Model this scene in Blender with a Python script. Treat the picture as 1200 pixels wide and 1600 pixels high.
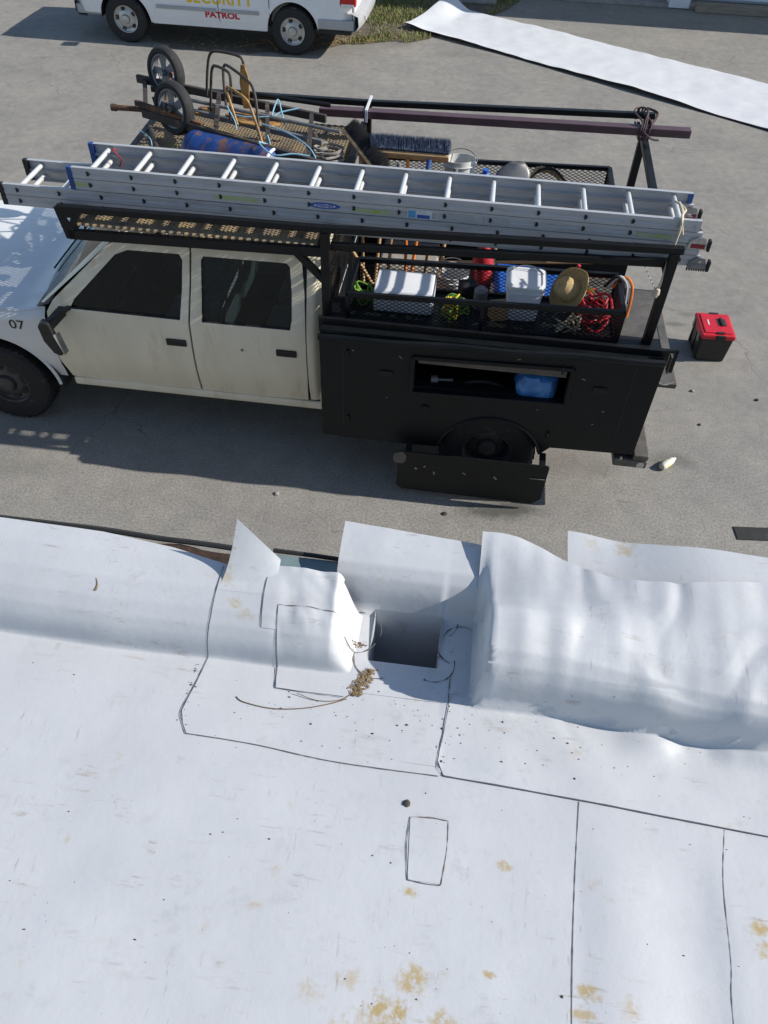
import bpy, math, random
from mathutils import Vector, Matrix, noise
from mathutils.geometry import tessellate_polygon
random.seed(7)
PI = math.pi
for o in list(bpy.data.objects): bpy.data.objects.remove(o)
SC = bpy.context.scene
COL = SC.collection

# ------------------------------------------------------------------ camera
TH, ROLL, CAMH = 0.8257, 0.0391, 4.7097
cam_d = bpy.data.cameras.new('camera'); cam = bpy.data.objects.new('camera', cam_d); COL.objects.link(cam)
cam_d.sensor_fit = 'VERTICAL'; cam_d.sensor_height = 36.0; cam_d.lens = 1219.56 / 1600 * 36.0
cam_d.clip_start = 0.05; cam_d.clip_end = 500
r0 = Vector((1, 0, 0)); u0 = Vector((0, math.sin(TH), math.cos(TH))); fwd = Vector((0, math.cos(TH), -math.sin(TH)))
rc = r0 * math.cos(ROLL) + u0 * math.sin(ROLL); uc = u0 * math.cos(ROLL) - r0 * math.sin(ROLL)
cam.matrix_world = Matrix(((rc.x, uc.x, -fwd.x, 0), (rc.y, uc.y, -fwd.y, 0), (rc.z, uc.z, -fwd.z, CAMH), (0, 0, 0, 1)))
SC.camera = cam
# ------------------------------------------------------------------ light
TO = (-3.3269, 5.3207); TPSI = 0.1015          # pickup: near front wheel on the ground, yaw
VO = (-4.877, 15.5412); VPSI = 0.1104          # patrol car
RPHI = math.radians(5.5)                       # roof edge
SUN_EL = math.radians(34); SUN_OFF = math.radians(5.0)
def t2w(v):
    c, s = math.cos(TPSI), math.sin(TPSI)
    return Vector((v[0] * c + v[1] * s, -v[0] * s + v[1] * c, v[2]))
ldir = t2w((-math.cos(SUN_OFF) * math.cos(SUN_EL), -math.sin(SUN_OFF) * math.cos(SUN_EL), -math.sin(SUN_EL)))
W = bpy.data.worlds.new('World'); SC.world = W; W.use_nodes = True
nt = W.node_tree; nt.nodes.clear()
sky = nt.nodes.new('ShaderNodeTexSky'); sky.sky_type = 'NISHITA'; sky.sun_disc = False
sky.sun_elevation = SUN_EL; sky.sun_rotation = math.atan2(-ldir.x, -ldir.y)
sky.air_density = 1.0; sky.dust_density = 0.3; sky.ozone_density = 1.0
bg = nt.nodes.new('ShaderNodeBackground'); bg.inputs['Strength'].default_value = 0.115
wo = nt.nodes.new('ShaderNodeOutputWorld')
nt.links.new(sky.outputs[0], bg.inputs[0]); nt.links.new(bg.outputs[0], wo.inputs[0])
sd = bpy.data.lights.new('sun', 'SUN'); sd.energy = 4.7; sd.angle = math.radians(0.53); sd.color = (1.0, 0.95, 0.87)
so = bpy.data.objects.new('sun', sd); COL.objects.link(so); so.location = (8, 3, 9)
so.rotation_euler = ldir.to_track_quat('-Z', 'Y').to_euler()
SC.view_settings.view_transform = 'Standard'; SC.view_settings.look = 'None'
SC.view_settings.gamma = 1; SC.view_settings.exposure = 0.28

# ------------------------------------------------------------------ materials
MATS = {}
def mat(name, c1, c2=None, rough=.6, metal=0, scale=14, bump=0.0, bscale=None, dirt=None, dscale=4, dth=.62, dsoft=.08, spec=.5, coat=0, stretch=None):
    if name in MATS: return MATS[name]
    m = bpy.data.materials.new(name); m.use_nodes = True; t = m.node_tree; N = t.nodes; L = t.links
    b = N['Principled BSDF']; b.inputs['Roughness'].default_value = rough; b.inputs['Metallic'].default_value = metal
    b.inputs['Specular IOR Level'].default_value = spec; b.inputs['Coat Weight'].default_value = coat
    tc = N.new('ShaderNodeTexCoord'); co = tc.outputs['Object']
    if stretch:
        mp = N.new('ShaderNodeMapping'); mp.inputs['Scale'].default_value = stretch; L.new(co, mp.inputs[0]); co = mp.outputs[0]
    if c2 is None: c2 = tuple(x * .8 for x in c1)
    n = N.new('ShaderNodeTexNoise'); n.inputs['Scale'].default_value = scale; n.inputs['Detail'].default_value = 7; n.inputs['Roughness'].default_value = .62
    L.new(co, n.inputs[0])
    cr = N.new('ShaderNodeValToRGB'); cr.color_ramp.elements[0].position = .34; cr.color_ramp.elements[1].position = .68
    cr.color_ramp.elements[0].color = (*c2, 1); cr.color_ramp.elements[1].color = (*c1, 1)
    L.new(n.outputs['Fac'], cr.inputs[0]); out = cr.outputs[0]
    if dirt:
        n2 = N.new('ShaderNodeTexNoise'); n2.inputs['Scale'].default_value = dscale; n2.inputs['Detail'].default_value = 9; n2.inputs['Roughness'].default_value = .68
        L.new(co, n2.inputs[0])
        r2 = N.new('ShaderNodeValToRGB'); r2.color_ramp.elements[0].position = dth - dsoft; r2.color_ramp.elements[1].position = dth + dsoft
        L.new(n2.outputs['Fac'], r2.inputs[0])
        mx = N.new('ShaderNodeMix'); mx.data_type = 'RGBA'; L.new(r2.outputs[0], mx.inputs['Factor']); L.new(out, mx.inputs[6]); mx.inputs[7].default_value = (*dirt, 1)
        out = mx.outputs[2]
    L.new(out, b.inputs['Base Color'])
    rr = N.new('ShaderNodeMapRange'); rr.inputs['To Min'].default_value = max(0, rough - .1); rr.inputs['To Max'].default_value = min(1, rough + .1)
    L.new(n.outputs['Fac'], rr.inputs['Value']); L.new(rr.outputs[0], b.inputs['Roughness'])
    if bump:
        n3 = N.new('ShaderNodeTexNoise'); n3.inputs['Scale'].default_value = bscale or scale * 3; n3.inputs['Detail'].default_value = 6
        L.new(tc.outputs['Object'], n3.inputs[0])
        bp = N.new('ShaderNodeBump'); bp.inputs['Strength'].default_value = bump; bp.inputs['Distance'].default_value = .01
        L.new(n3.outputs['Fac'], bp.inputs['Height']); L.new(bp.outputs[0], b.inputs['Normal'])
    MATS[name] = m; return m

def glass_mat(name, tint, trans=.35):
    m = bpy.data.materials.new(name); m.use_nodes = True; t = m.node_tree; N = t.nodes; L = t.links; N.clear()
    o = N.new('ShaderNodeOutputMaterial'); tr = N.new('ShaderNodeBsdfTransparent'); tr.inputs[0].default_value = (*tint, 1)
    gl = N.new('ShaderNodeBsdfGlossy'); gl.inputs['Roughness'].default_value = .06
    fr = N.new('ShaderNodeFresnel'); fr.inputs[0].default_value = 1.5
    mx = N.new('ShaderNodeMixShader'); L.new(fr.outputs[0], mx.inputs[0]); L.new(tr.outputs[0], mx.inputs[1]); L.new(gl.outputs[0], mx.inputs[2]); L.new(mx.outputs[0], o.inputs[0])
    MATS[name] = m; return m
glass_mat('tinted_glass', (.55, .60, .60)); glass_mat('windshield_glass', (.28, .33, .32))

mat('cream_paint', (.85, .785, .62), (.77, .70, .535), .42, scale=3, dirt=(.55, .42, .24), dscale=2.8, dth=.70, dsoft=.15, coat=.15, stretch=(1.6, 1, .45))
mat('white_paint', (.80, .80, .79), (.72, .72, .70), .38, scale=3, dirt=(.5, .45, .36), dscale=4, dth=.74, dsoft=.08, coat=.15)
mat('car_white', (.80, .81, .82), (.76, .77, .78), .28, scale=2, coat=.4)
mat('black_paint', (.006, .0085, .0105), (.0035, .005, .0062), .48, scale=9, bump=.12, bscale=60, dirt=(.035, .034, .034), dscale=7, dth=.78, dsoft=.05, spec=.3, stretch=(.5, 1, 1.4))
mat('black_steel', (.009, .0098, .0112), (.005, .0055, .0065), .45, scale=18, bump=.1, dirt=(.07, .045, .035), dscale=9, dth=.74, dsoft=.07, spec=.35)
mat('mesh_rust', (.34, .25, .13), (.16, .13, .10), .6, scale=5, dirt=(.06, .05, .045), dscale=6, dth=.62, dsoft=.1)
mat('worn_steel', (.15, .14, .125), (.09, .083, .075), .55, metal=.2, scale=10, bump=.1, dirt=(.17, .11, .075), dscale=6, dth=.64)
mat('black_plastic', (.018, .018, .019), (.012, .012, .012), .5, scale=20)
mat('black_rubber', (.022, .022, .023), (.014, .014, .014), .8, scale=30, bump=.2, bscale=120, dirt=(.07, .065, .06), dscale=12, dth=.66)
mat('seam_dark', (.03, .03, .03), (.02, .02, .02), .8)
mat('interior_dark', (.03, .032, .035), (.02, .02, .022), .8)
mat('seat_cloth', (.30, .34, .37), (.20, .23, .26), .9, scale=40)
mat('rim_dark', (.11, .105, .10), (.05, .048, .045), .55, metal=.3, scale=12)
mat('rim_silver', (.55, .54, .52), (.42, .41, .40), .38, metal=.55, scale=8, dirt=(.3, .27, .23), dscale=6, dth=.66)
mat('aluminium', (.56, .57, .585), (.46, .47, .485), .42, metal=.25, scale=5, bump=.04, bscale=40, dirt=(.33, .325, .32), dscale=5, dth=.6, dsoft=.12, stretch=(.4, 2, 2))
mat('aluminium_rung', (.78, .78, .77), (.66, .66, .65), .42, metal=.35, scale=20, dirt=(.4, .38, .35), dscale=11, dth=.66)
mat('cap_blue', (.03, .09, .30), (.02, .06, .22), .5)
mat('shoe_red', (.30, .02, .04), (.2, .015, .03), .5)
mat('chrome', (.6, .6, .6), (.5, .5, .5), .25, metal=.9)
mat('sticker_green', (.36, .47, .10), (.42, .46, .33), .6, scale=16)
mat('sticker_blue', (.03, .10, .42), (.03, .09, .36), .4)
mat('sticker_cyan', (.10, .38, .62), (.08, .32, .55), .4)
mat('sticker_white', (.74, .75, .76), (.6, .61, .62), .45, scale=30)
mat('sticker_grey', (.44, .45, .46), (.36, .37, .38), .45, scale=120)
mat('maroon_paint', (.105, .055, .062), (.075, .04, .045), .42, scale=8, dirt=(.26, .22, .2), dscale=9, dth=.73, dsoft=.04)
mat('rust', (.22, .10, .045), (.09, .045, .025), .8, scale=14, bump=.3, dirt=(.04, .03, .025), dscale=8, dth=.55)
mat('rusty_dark', (.06, .048, .04), (.03, .025, .022), .7, scale=12, bump=.2, dirt=(.26, .14, .07), dscale=10, dth=.66)
mat('rusty_yellow', (.58, .33, .08), (.36, .18, .06), .6, scale=16, bump=.15, dirt=(.09, .05, .03), dscale=9, dth=.52)
mat('blue_rust', (.018, .07, .27), (.008, .026, .10), .42, scale=6, dirt=(.15, .075, .045), dscale=7, dth=.55, dsoft=.05, bump=.1)
mat('wheel_grey', (.17, .185, .20), (.12, .13, .145), .45, scale=12)
mat('rope_blue', (.30, .52, .62), (.20, .40, .52), .85, scale=60)
mat('rope_cream', (.62, .56, .42), (.48, .42, .30), .85, scale=60)
mat('strap_dark', (.09, .05, .055), (.05, .03, .035), .8, scale=40)
mat('bristle_navy', (.03, .05, .10), (.016, .028, .06), .9, scale=60, dirt=(.16, .19, .24), dscale=30, dth=.62)
mat('bristle_black', (.03, .032, .035), (.018, .018, .02), .95, scale=60)
mat('wood', (.52, .34, .17), (.38, .23, .11), .65, scale=14, stretch=(1, 1, .15))
mat('wood_old', (.075, .04, .026), (.03, .018, .013), .85, scale=22, bump=.5, bscale=50, stretch=(.25, 2, 2), dirt=(.02, .017, .015), dscale=9, dth=.55)
mat('orange_plastic', (.75, .22, .03), (.6, .16, .02), .5)
mat('red_plastic', (.62, .015, .03), (.5, .012, .025), .42, scale=8)
mat('red_paint', (.55, .03, .045), (.4, .02, .03), .45)
mat('blue_plastic', (.03, .14, .55), (.02, .1, .42), .4)
mat('bag_blue', (.06, .26, .62), (.03, .12, .36), .35, scale=9, dirt=(.35, .45, .52), dscale=8, dth=.64)
mat('white_plastic', (.78, .79, .81), (.70, .71, .73), .42, scale=5, dirt=(.5, .46, .4), dscale=9, dth=.74)
mat('translucent_white', (.70, .70, .66), (.62, .62, .58), .5, scale=5)
mat('straw', (.55, .40, .20), (.40, .27, .12), .85, scale=60, bump=.4, bscale=160)
mat('green_cord', (.20, .38, .05), (.12, .26, .03), .7, scale=40)
mat('yellow_plastic', (.72, .58, .06), (.6, .45, .04), .5)
mat('grey_metal', (.28, .28, .28), (.18, .18, .18), .45, metal=.4, scale=8, dirt=(.16, .12, .09), dscale=6, dth=.62)
mat('canvas_grey', (.33, .31, .28), (.22, .21, .19), .9, scale=14, bump=.3)
mat('text_black', (.02, .02, .02), (.015, .015, .015), .5)
mat('text_yellow', (.82, .56, .02), (.75, .5, .02), .45)
mat('text_red', (.55, .02, .04), (.48, .02, .03), .45)
mat('lamp_red', (.55, .02, .02), (.45, .015, .015), .15)
mat('lamp_clear', (.75, .75, .72), (.65, .65, .62), .12)
mat('bumper_grey', (.42, .42, .43), (.36, .36, .37), .45, scale=6)
mat('wall_stucco', (.55, .53, .49), (.46, .44, .40), .9, scale=12, bump=.5, bscale=120)
mat('wall_white', (.72, .74, .76), (.66, .68, .70), .75, scale=5, bump=.2, bscale=80)
mat('door_metal', (.66, .69, .73), (.60, .63, .67), .5, scale=4)
mat('concrete', (.34, .33, .31), (.25, .24, .225), .9, scale=7, bump=.3, bscale=70, dirt=(.17, .165, .155), dscale=3, dth=.64)
mat('timber_grey', (.30, .26, .21), (.20, .17, .14), .9, scale=14, bump=.3, stretch=(.2, 2, 2))
mat('fascia_teal', (.20, .27, .285), (.15, .21, .22), .55, scale=12, dirt=(.18, .16, .13), dscale=10, dth=.66)
mat('litter', (.30, .21, .11), (.16, .11, .06), .9, scale=80)
mat('speck', (.09, .08, .07), (.04, .035, .03), .9, scale=90)
mat('twig_brown', (.20, .14, .10), (.12, .08, .055), .9, scale=60)
mat('cut_edge', (.16, .16, .165), (.07, .068, .066), .8, scale=60)
mat('seam_dirt', (.20, .17, .14), (.09, .075, .06), .9, scale=90)
mat('grass_blade', (.15, .19, .05), (.24, .22, .08), .8, scale=3)
mat('dry_leaf', (.42, .30, .13), (.28, .17, .07), .8, scale=10)
mat('dirt_soil', (.16, .13, .095), (.09, .075, .055), .95, scale=9, bump=.6, bscale=60)
mat('pale_yellow_plastic', (.75, .68, .22), (.72, .70, .5), .3, scale=14)

# ground material -----------------------------------------------------------
def spots_nodes(t, co, spots, wob=14, wamp=.5):
    """max over soft irregular blobs: (x, y, rx, ry, strength) in the xy of co"""
    N, L = t.nodes, t.links
    nz = N.new('ShaderNodeTexNoise'); nz.inputs['Scale'].default_value = wob; nz.inputs['Detail'].default_value = 6; nz.inputs['Roughness'].default_value = .7
    L.new(co, nz.inputs[0])
    sep = N.new('ShaderNodeSeparateXYZ'); L.new(co, sep.inputs[0])
    acc = None
    def M(op, a, b=None):
        n = N.new('ShaderNodeMath'); n.operation = op
        for i, x in enumerate((a, b)):
            if x is None: continue
            if isinstance(x, (int, float)): n.inputs[i].default_value = x
            else: L.new(x, n.inputs[i])
        return n.outputs[0]
    wn = M('MULTIPLY', M('SUBTRACT', nz.outputs['Fac'], .5), wamp * 4)
    for (x, y, rx, ry, st) in spots:
        dx = M('DIVIDE', M('SUBTRACT', sep.outputs[0], x), rx); dy = M('DIVIDE', M('SUBTRACT', sep.outputs[1], y), ry)
        d = M('SQRT', M('ADD', M('MULTIPLY', dx, dx), M('MULTIPLY', dy, dy)))
        mr = N.new('ShaderNodeMapRange'); mr.inputs['From Min'].default_value = 1.0; mr.inputs['From Max'].default_value = .35
        mr.inputs['To Max'].default_value = st
        L.new(M('ADD', d, wn), mr.inputs['Value'])
        acc = mr.outputs[0] if acc is None else M('MAXIMUM', acc, mr.outputs[0])
    return acc

def ground_material():
    m = bpy.data.materials.new('pavement'); m.use_nodes = True; t = m.node_tree; N, L = t.nodes, t.links; b = N['Principled BSDF']
    b.inputs['Roughness'].default_value = .92
    tc = N.new('ShaderNodeTexCoord'); co = tc.outputs['Object']
    def noise_(s, d=6, r=.6, dist=0):
        n = N.new('ShaderNodeTexNoise'); n.inputs['Scale'].default_value = s; n.inputs['Detail'].default_value = d; n.inputs['Roughness'].default_value = r; n.inputs['Distortion'].default_value = dist
        L.new(co, n.inputs[0]); return n.outputs['Fac']
    def ramp(x, p0, c0, p1, c1):
        r = N.new('ShaderNodeValToRGB'); r.color_ramp.elements[0].position = p0; r.color_ramp.elements[1].position = p1
        r.color_ramp.elements[0].color = (*c0, 1); r.color_ramp.elements[1].color = (*c1, 1); L.new(x, r.inputs[0]); return r.outputs[0]
    def mix(f, a, bb, mode='MIX', fac=None):
        x = N.new('ShaderNodeMix'); x.data_type = 'RGBA'; x.blend_type = mode
        if f is None: x.inputs['Factor'].default_value = fac
        else: L.new(f, x.inputs['Factor'])
        for k, v in ((6, a), (7, bb)):
            if isinstance(v, tuple): x.inputs[k].default_value = (*v, 1)
            else: L.new(v, x.inputs[k])
        return x.outputs[2]
    sep = N.new('ShaderNodeSeparateXYZ'); L.new(co, sep.inputs[0])
    mr = N.new('ShaderNodeMapRange'); mr.inputs['From Min'].default_value = 6.0; mr.inputs['From Max'].default_value = 9.5
    ad = N.new('ShaderNodeMath'); ad.operation = 'MULTIPLY_ADD'; ad.inputs[1].default_value = 3.0; L.new(noise_(.8, 3), ad.inputs[0]); L.new(sep.outputs[1], ad.inputs[2])
    L.new(ad.outputs[0], mr.inputs['Value'])
    near = ramp(noise_(52, 8, .85), .33, (.115, .111, .104), .68, (.43, .414, .385))
    farc = ramp(noise_(9, 8, .7, .8), .3, (.222, .210, .188), .72, (.305, .290, .262))
    c = mix(mr.outputs[0], near, farc)
    c = mix(None, c, ramp(noise_(1.1, 7, .65), .33, (.78, .78, .79), .68, (1.06, 1.04, 1.0)), 'MULTIPLY', .8)
    c = mix(None, c, ramp(noise_(6, 8, .7), .36, (.82, .82, .82), .62, (1.05, 1.05, 1.05)), 'MULTIPLY', .6)
    # fine dark grit
    c = mix(ramp(noise_(42, 3, .5), .66, (0, 0, 0), .73, (1, 1, 1)), c, (.13, .125, .115))
    # cracks
    vo = N.new('ShaderNodeTexVoronoi'); vo.feature = 'DISTANCE_TO_EDGE'; vo.inputs['Scale'].default_value = .9
    wv = N.new('ShaderNodeTexNoise'); wv.inputs['Scale'].default_value = 3; wv.inputs['Detail'].default_value = 7; L.new(co, wv.inputs[0])
    va = N.new('ShaderNodeVectorMath'); va.operation = 'MULTIPLY_ADD'; L.new(wv.outputs['Color'], va.inputs[0]); va.inputs[1].default_value = (.5, .5, 0); L.new(co, va.inputs[2])
    L.new(va.outputs[0], vo.inputs['Vector'])
    ck = ramp(vo.outputs['Distance'], .0, (1, 1, 1), .006, (0, 0, 0))
    ckm = mix(None, ck, ramp(noise_(.45, 3), .50, (0, 0, 0), .60, (1, 1, 1)), 'MULTIPLY', 1.0)
    c = mix(ckm, c, (.12, .115, .105))
    sp = spots_nodes(t, co, [(0.95, 4.42, .45, .14, .95), (2.55, 5.1, .3, .14, .45), (3.05, 7.25, .16, .05, .55), (3.22, 7.45, .14, .06, .45), (1.6, 5.0, .6, .2, .3), (-.1, 16.0, .35, .3, .35), (-3.5, 4.7, .8, .2, .3), (1.2, 15.6, .7, .25, .2), (3.8, 15.9, .3, .12, .3)], 5, .45)
    c = mix(sp, c, (.085, .082, .07))
    L.new(c, b.inputs['Base Color'])
    bp = N.new('ShaderNodeBump'); bp.inputs['Strength'].default_value = .35; bp.inputs['Distance'].default_value = .008
    L.new(noise_(75, 8, .75), bp.inputs['Height']); L.new(bp.outputs[0], b.inputs['Normal'])
    return m

def membrane_material(name, spots_y=(), spots_g=(), base=(.525, .535, .553), fine=1.0):
    m = bpy.data.materials.new(name); m.use_nodes = True; t = m.node_tree; N, L = t.nodes, t.links; b = N['Principled BSDF']
    b.inputs['Roughness'].default_value = .5; b.inputs['Specular IOR Level'].default_value = .35
    tc = N.new('ShaderNodeTexCoord'); co = tc.outputs['Object']
    def nz(s, d=6, r=.6, vec=None):
        n = N.new('ShaderNodeTexNoise'); n.inputs['Scale'].default_value = s; n.inputs['Detail'].default_value = d; n.inputs['Roughness'].default_value = r
        L.new(vec or co, n.inputs[0]); return n.outputs['Fac']
    def ramp(x, p0, p1, a=(0, 0, 0), c=(1, 1, 1)):
        r = N.new('ShaderNodeValToRGB'); r.color_ramp.elements[0].position = p0; r.color_ramp.elements[1].position = p1
        r.color_ramp.elements[0].color = (*a, 1); r.color_ramp.elements[1].color = (*c, 1); L.new(x, r.inputs[0]); return r.outputs[0]
    def mix(f, a, bb, mode='MIX', k=1.0):
        x = N.new('ShaderNodeMix'); x.data_type = 'RGBA'; x.blend_type = mode
        if f is None: x.inputs['Factor'].default_value = k
        else: L.new(f, x.inputs['Factor'])
        for i, v in ((6, a), (7, bb)):
            if isinstance(v, tuple): x.inputs[i].default_value = (*v, 1)
            else: L.new(v, x.inputs[i])
        return x.outputs[2]
    def mul(a, k):
        x = N.new('ShaderNodeMath'); x.operation = 'MULTIPLY'; L.new(a, x.inputs[0])
        if isinstance(k, float): x.inputs[1].default_value = k
        else: L.new(k, x.inputs[1])
        return x.outputs[0]
    c = ramp(nz(5, 7, .6), .3, .7, tuple(v * .93 for v in base), tuple(min(1, v * 1.03) for v in base))
    # faint grey smears, scuffs
    c = mix(mul(mul(ramp(nz(19, 8, .75), .54, .70), ramp(nz(3, 3), .40, .60)), .42), c, tuple(v * .62 for v in base))
    mp = N.new('ShaderNodeMapping'); mp.inputs['Scale'].default_value = (9, 55, 9); mp.inputs['Rotation'].default_value = (0, 0, .5); L.new(co, mp.inputs[0])
    c = mix(mul(mul(ramp(nz(1.6, 6, .7, mp.outputs[0]), .58, .68), ramp(nz(4.5, 3), .48, .62)), .6), c, (.32, .28, .24))
    mp2 = N.new('ShaderNodeMapping'); mp2.inputs['Scale'].default_value = (60, 10, 9); mp2.inputs['Rotation'].default_value = (0, 0, -.3); L.new(co, mp2.inputs[0])
    c = mix(mul(mul(ramp(nz(1.4, 6, .7, mp2.outputs[0]), .60, .69), ramp(nz(3.7, 3), .49, .62)), .55), c, (.30, .26, .22))
    # tan marks
    c = mix(mul(mul(ramp(nz(26, 7, .7), .58, .72), ramp(nz(6, 4, .6), .52, .66)), .55), c, (.42, .33, .18))
    # pin specks
    vo = N.new('ShaderNodeTexVoronoi'); vo.inputs['Scale'].default_value = 60; L.new(co, vo.inputs['Vector'])
    c = mix(mul(mul(ramp(vo.outputs['Distance'], .05, .09, (1, 1, 1), (0, 0, 0)), ramp(nz(9, 4, .7), .54, .60)), .8 * fine), c, (.14, .12, .10))
    if spots_y: c = mix(mul(mul(spots_nodes(t, co, spots_y, 45, .75), .85), ramp(nz(60, 7, .72), .38, .52)), c, (.40, .28, .085))
    if spots_g: c = mix(mul(mul(spots_nodes(t, co, spots_g, 60, .8), ramp(nz(1.5, 7, .75, mp.outputs[0]), .47, .60)), .9), c, (.30, .25, .18))
    L.new(c, b.inputs['Base Color'])
    rr = N.new('ShaderNodeMapRange'); rr.inputs['To Min'].default_value = .38; rr.inputs['To Max'].default_value = .62; L.new(nz(8), rr.inputs['Value']); L.new(rr.outputs[0], b.inputs['Roughness'])
    bp = N.new('ShaderNodeBump'); bp.inputs['Strength'].default_value = .12; bp.inputs['Distance'].default_value = .006
    L.new(nz(34, 5, .6), bp.inputs['Height']); L.new(bp.outputs[0], b.inputs['Normal'])
    MATS[name] = m; return m

# ------------------------------------------------------------------ mesh helpers
FR = {'W': ((0, 0), 0.0), 'T': (TO, -TPSI), 'V': (VO, -VPSI), 'R': ((0, 0), -RPHI)}
BASE = {}
def f2w(frame, p):
    (ox, oy), a = FR[frame]; c, s = math.cos(a), math.sin(a)
    return Vector((ox + p[0] * c - p[1] * s, oy + p[0] * s + p[1] * c, p[2]))
def thing(name, label, cat, base=(0, 0, 0), frame='W', group=None, kind=None):
    o = bpy.data.objects.new(name, None); COL.objects.link(o); o.empty_display_size = .1
    o.location = f2w(frame, base); o.rotation_euler = (0, 0, FR[frame][1])
    if label: o['label'] = label
    if cat: o['category'] = cat
    if group: o['group'] = group
    if kind: o['kind'] = kind
    BASE[o.name] = Vector(base); return o
def rotm(ax, ang): return Matrix.Rotation(ang, 3, ax)
class MB:
    def __init__(s): s.v = []; s.f = []
    def add(s, vs, fs):
        k = len(s.v); s.v += [Vector(v) for v in vs]; s.f += [tuple(i + k for i in f) for f in fs]; return s
    def box(s, c, d, R=None, taper=None):
        c = Vector(c); x, y, z = d[0] / 2, d[1] / 2, d[2] / 2; tp = taper or 1
        vs = [Vector((sx * x * (tp if sz < 0 else 1), sy * y * (tp if sz < 0 else 1), sz * z)) for sz in (-1, 1) for sy in (-1, 1) for sx in (-1, 1)]
        if R is not None: vs = [R @ v for v in vs]
        return s.add([v + c for v in vs], [(0, 2, 3, 1), (4, 5, 7, 6), (0, 1, 5, 4), (2, 6, 7, 3), (0, 4, 6, 2), (1, 3, 7, 5)])
    def box2(s, a, b): return s.box([(a[i] + b[i]) / 2 for i in range(3)], [abs(b[i] - a[i]) for i in range(3)])
    def bar(s, p, q, w, h, up=(0, 0, 1)):
        p, q = Vector(p), Vector(q); d = (q - p).normalized(); u = Vector(up)
        sd = d.cross(u)
        if sd.length < 1e-4: sd = d.cross(Vector((1, 0, 0)))
        sd.normalize(); u = sd.cross(d)
        vs = [e + sd * (a * w / 2) + u * (b * h / 2) for e in (p, q) for a, b in ((-1, -1), (1, -1), (1, 1), (-1, 1))]
        return s.add(vs, [(3, 2, 1, 0), (4, 5, 6, 7)] + [(i, (i + 1) % 4, (i + 1) % 4 + 4, i + 4) for i in range(4)])
    def cyl(s, p, q, r, r2=None, n=16, caps=True):
        p, q = Vector(p), Vector(q); d = (q - p).normalized(); a = d.orthogonal().normalized(); b = d.cross(a); r2 = r if r2 is None else r2
        vs = [e + (a * math.cos(2 * PI * i / n) + b * math.sin(2 * PI * i / n)) * rr for e, rr in ((p, r), (q, r2)) for i in range(n)]
        fs = [(i, (i + 1) % n, (i + 1) % n + n, i + n) for i in range(n)]
        if caps: fs += [tuple(range(n - 1, -1, -1)), tuple(range(n, 2 * n))]
        return s.add(vs, fs)
    def tube(s, path, r, n=8, closed=False):
        P = [Vector(p) for p in path]; m = len(P); vs = []; prev = None
        for i, p in enumerate(P):
            a = P[(i - 1) % m] if (closed or i) else p; b = P[(i + 1) % m] if (closed or i < m - 1) else p
            d = (b - a)
            if d.length < 1e-9: d = Vector((1, 0, 0))
            d.normalize()
            x = d.orthogonal() if prev is None else prev - d * prev.dot(d)
            if x.length < 1e-6: x = d.orthogonal()
            x.normalize(); prev = x; y = d.cross(x)
            vs += [p + (x * math.cos(2 * PI * k / n) + y * math.sin(2 * PI * k / n)) * r for k in range(n)]
        fs = []
        for i in range(m if closed else m - 1):
            j = (i + 1) % m
            fs += [(i * n + k, i * n + (k + 1) % n, j * n + (k + 1) % n, j * n + k) for k in range(n)]
        if not closed: fs += [tuple(range(n - 1, -1, -1)), tuple(range((m - 1) * n, m * n))]
        return s.add(vs, fs)
    def lathe(s, c, d, prof, n=32):
        c, d = Vector(c), Vector(d).normalized(); a = d.orthogonal().normalized(); b = d.cross(a); m = len(prof); vs = []
        for r, x in prof: vs += [c + d * x + (a * math.cos(2 * PI * i / n) + b * math.sin(2 * PI * i / n)) * r for i in range(n)]
        fs = [(j * n + i, j * n + (i + 1) % n, (j + 1) * n + (i + 1) % n, (j + 1) * n + i) for j in range(m - 1) for i in range(n)]
        return s.add(vs, fs)
    def grid(s, fn, us, vs_):
        nu, nv = len(us), len(vs_); P = [fn(u, v) for v in vs_ for u in us]
        return s.add(P, [(j * nu + i, j * nu + i + 1, (j + 1) * nu + i + 1, (j + 1) * nu + i) for j in range(nv - 1) for i in range(nu - 1)])
    def plate(s, outer, holes, fm, th):
        loops = [outer] + list(holes); tri = tessellate_polygon([[Vector((x, y, 0)) for x, y in l] for l in loops]); flat = [p for l in loops for p in l]; n = len(flat)
        vs = [fm(x, y, 0) for x, y in flat] + [fm(x, y, th) for x, y in flat]
        fs = [tuple(t) for t in tri] + [tuple(i + n for i in reversed(t)) for t in tri]; k = 0
        for l in loops:
            m = len(l); fs += [(k + i, k + (i + 1) % m, k + (i + 1) % m + n, k + i + n) for i in range(m)]; k += m
        return s.add(vs, fs)
    def ring(s, outer, inner, fm, K=6, N=72, lip_o=.03, lip_i=.03):
        """panel with a hole following a curved surface: fm(u, v, w)"""
        cx = sum(p[0] for p in inner) / len(inner); cy = sum(p[1] for p in inner) / len(inner)
        def cast(poly, a):
            dx, dy = math.cos(a), math.sin(a); best = None
            for i in range(len(poly)):
                (x1, y1), (x2, y2) = poly[i], poly[(i + 1) % len(poly)]
                ex, ey = x2 - x1, y2 - y1; det = dx * -ey + ex * dy
                if abs(det) < 1e-12: continue
                rx, ry = x1 - cx, y1 - cy; t_ = (rx * -ey + ex * ry) / det; q = (dx * ry - dy * rx) / det
                if t_ > 0 and -1e-9 <= q <= 1 + 1e-9 and (best is None or t_ < best): best = t_
            return best
        angs = sorted(set([2 * PI * i / N for i in range(N)] + [math.atan2(p[1] - cy, p[0] - cx) % (2 * PI) for p in list(outer) + list(inner)]))
        m = len(angs); vs = []
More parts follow.
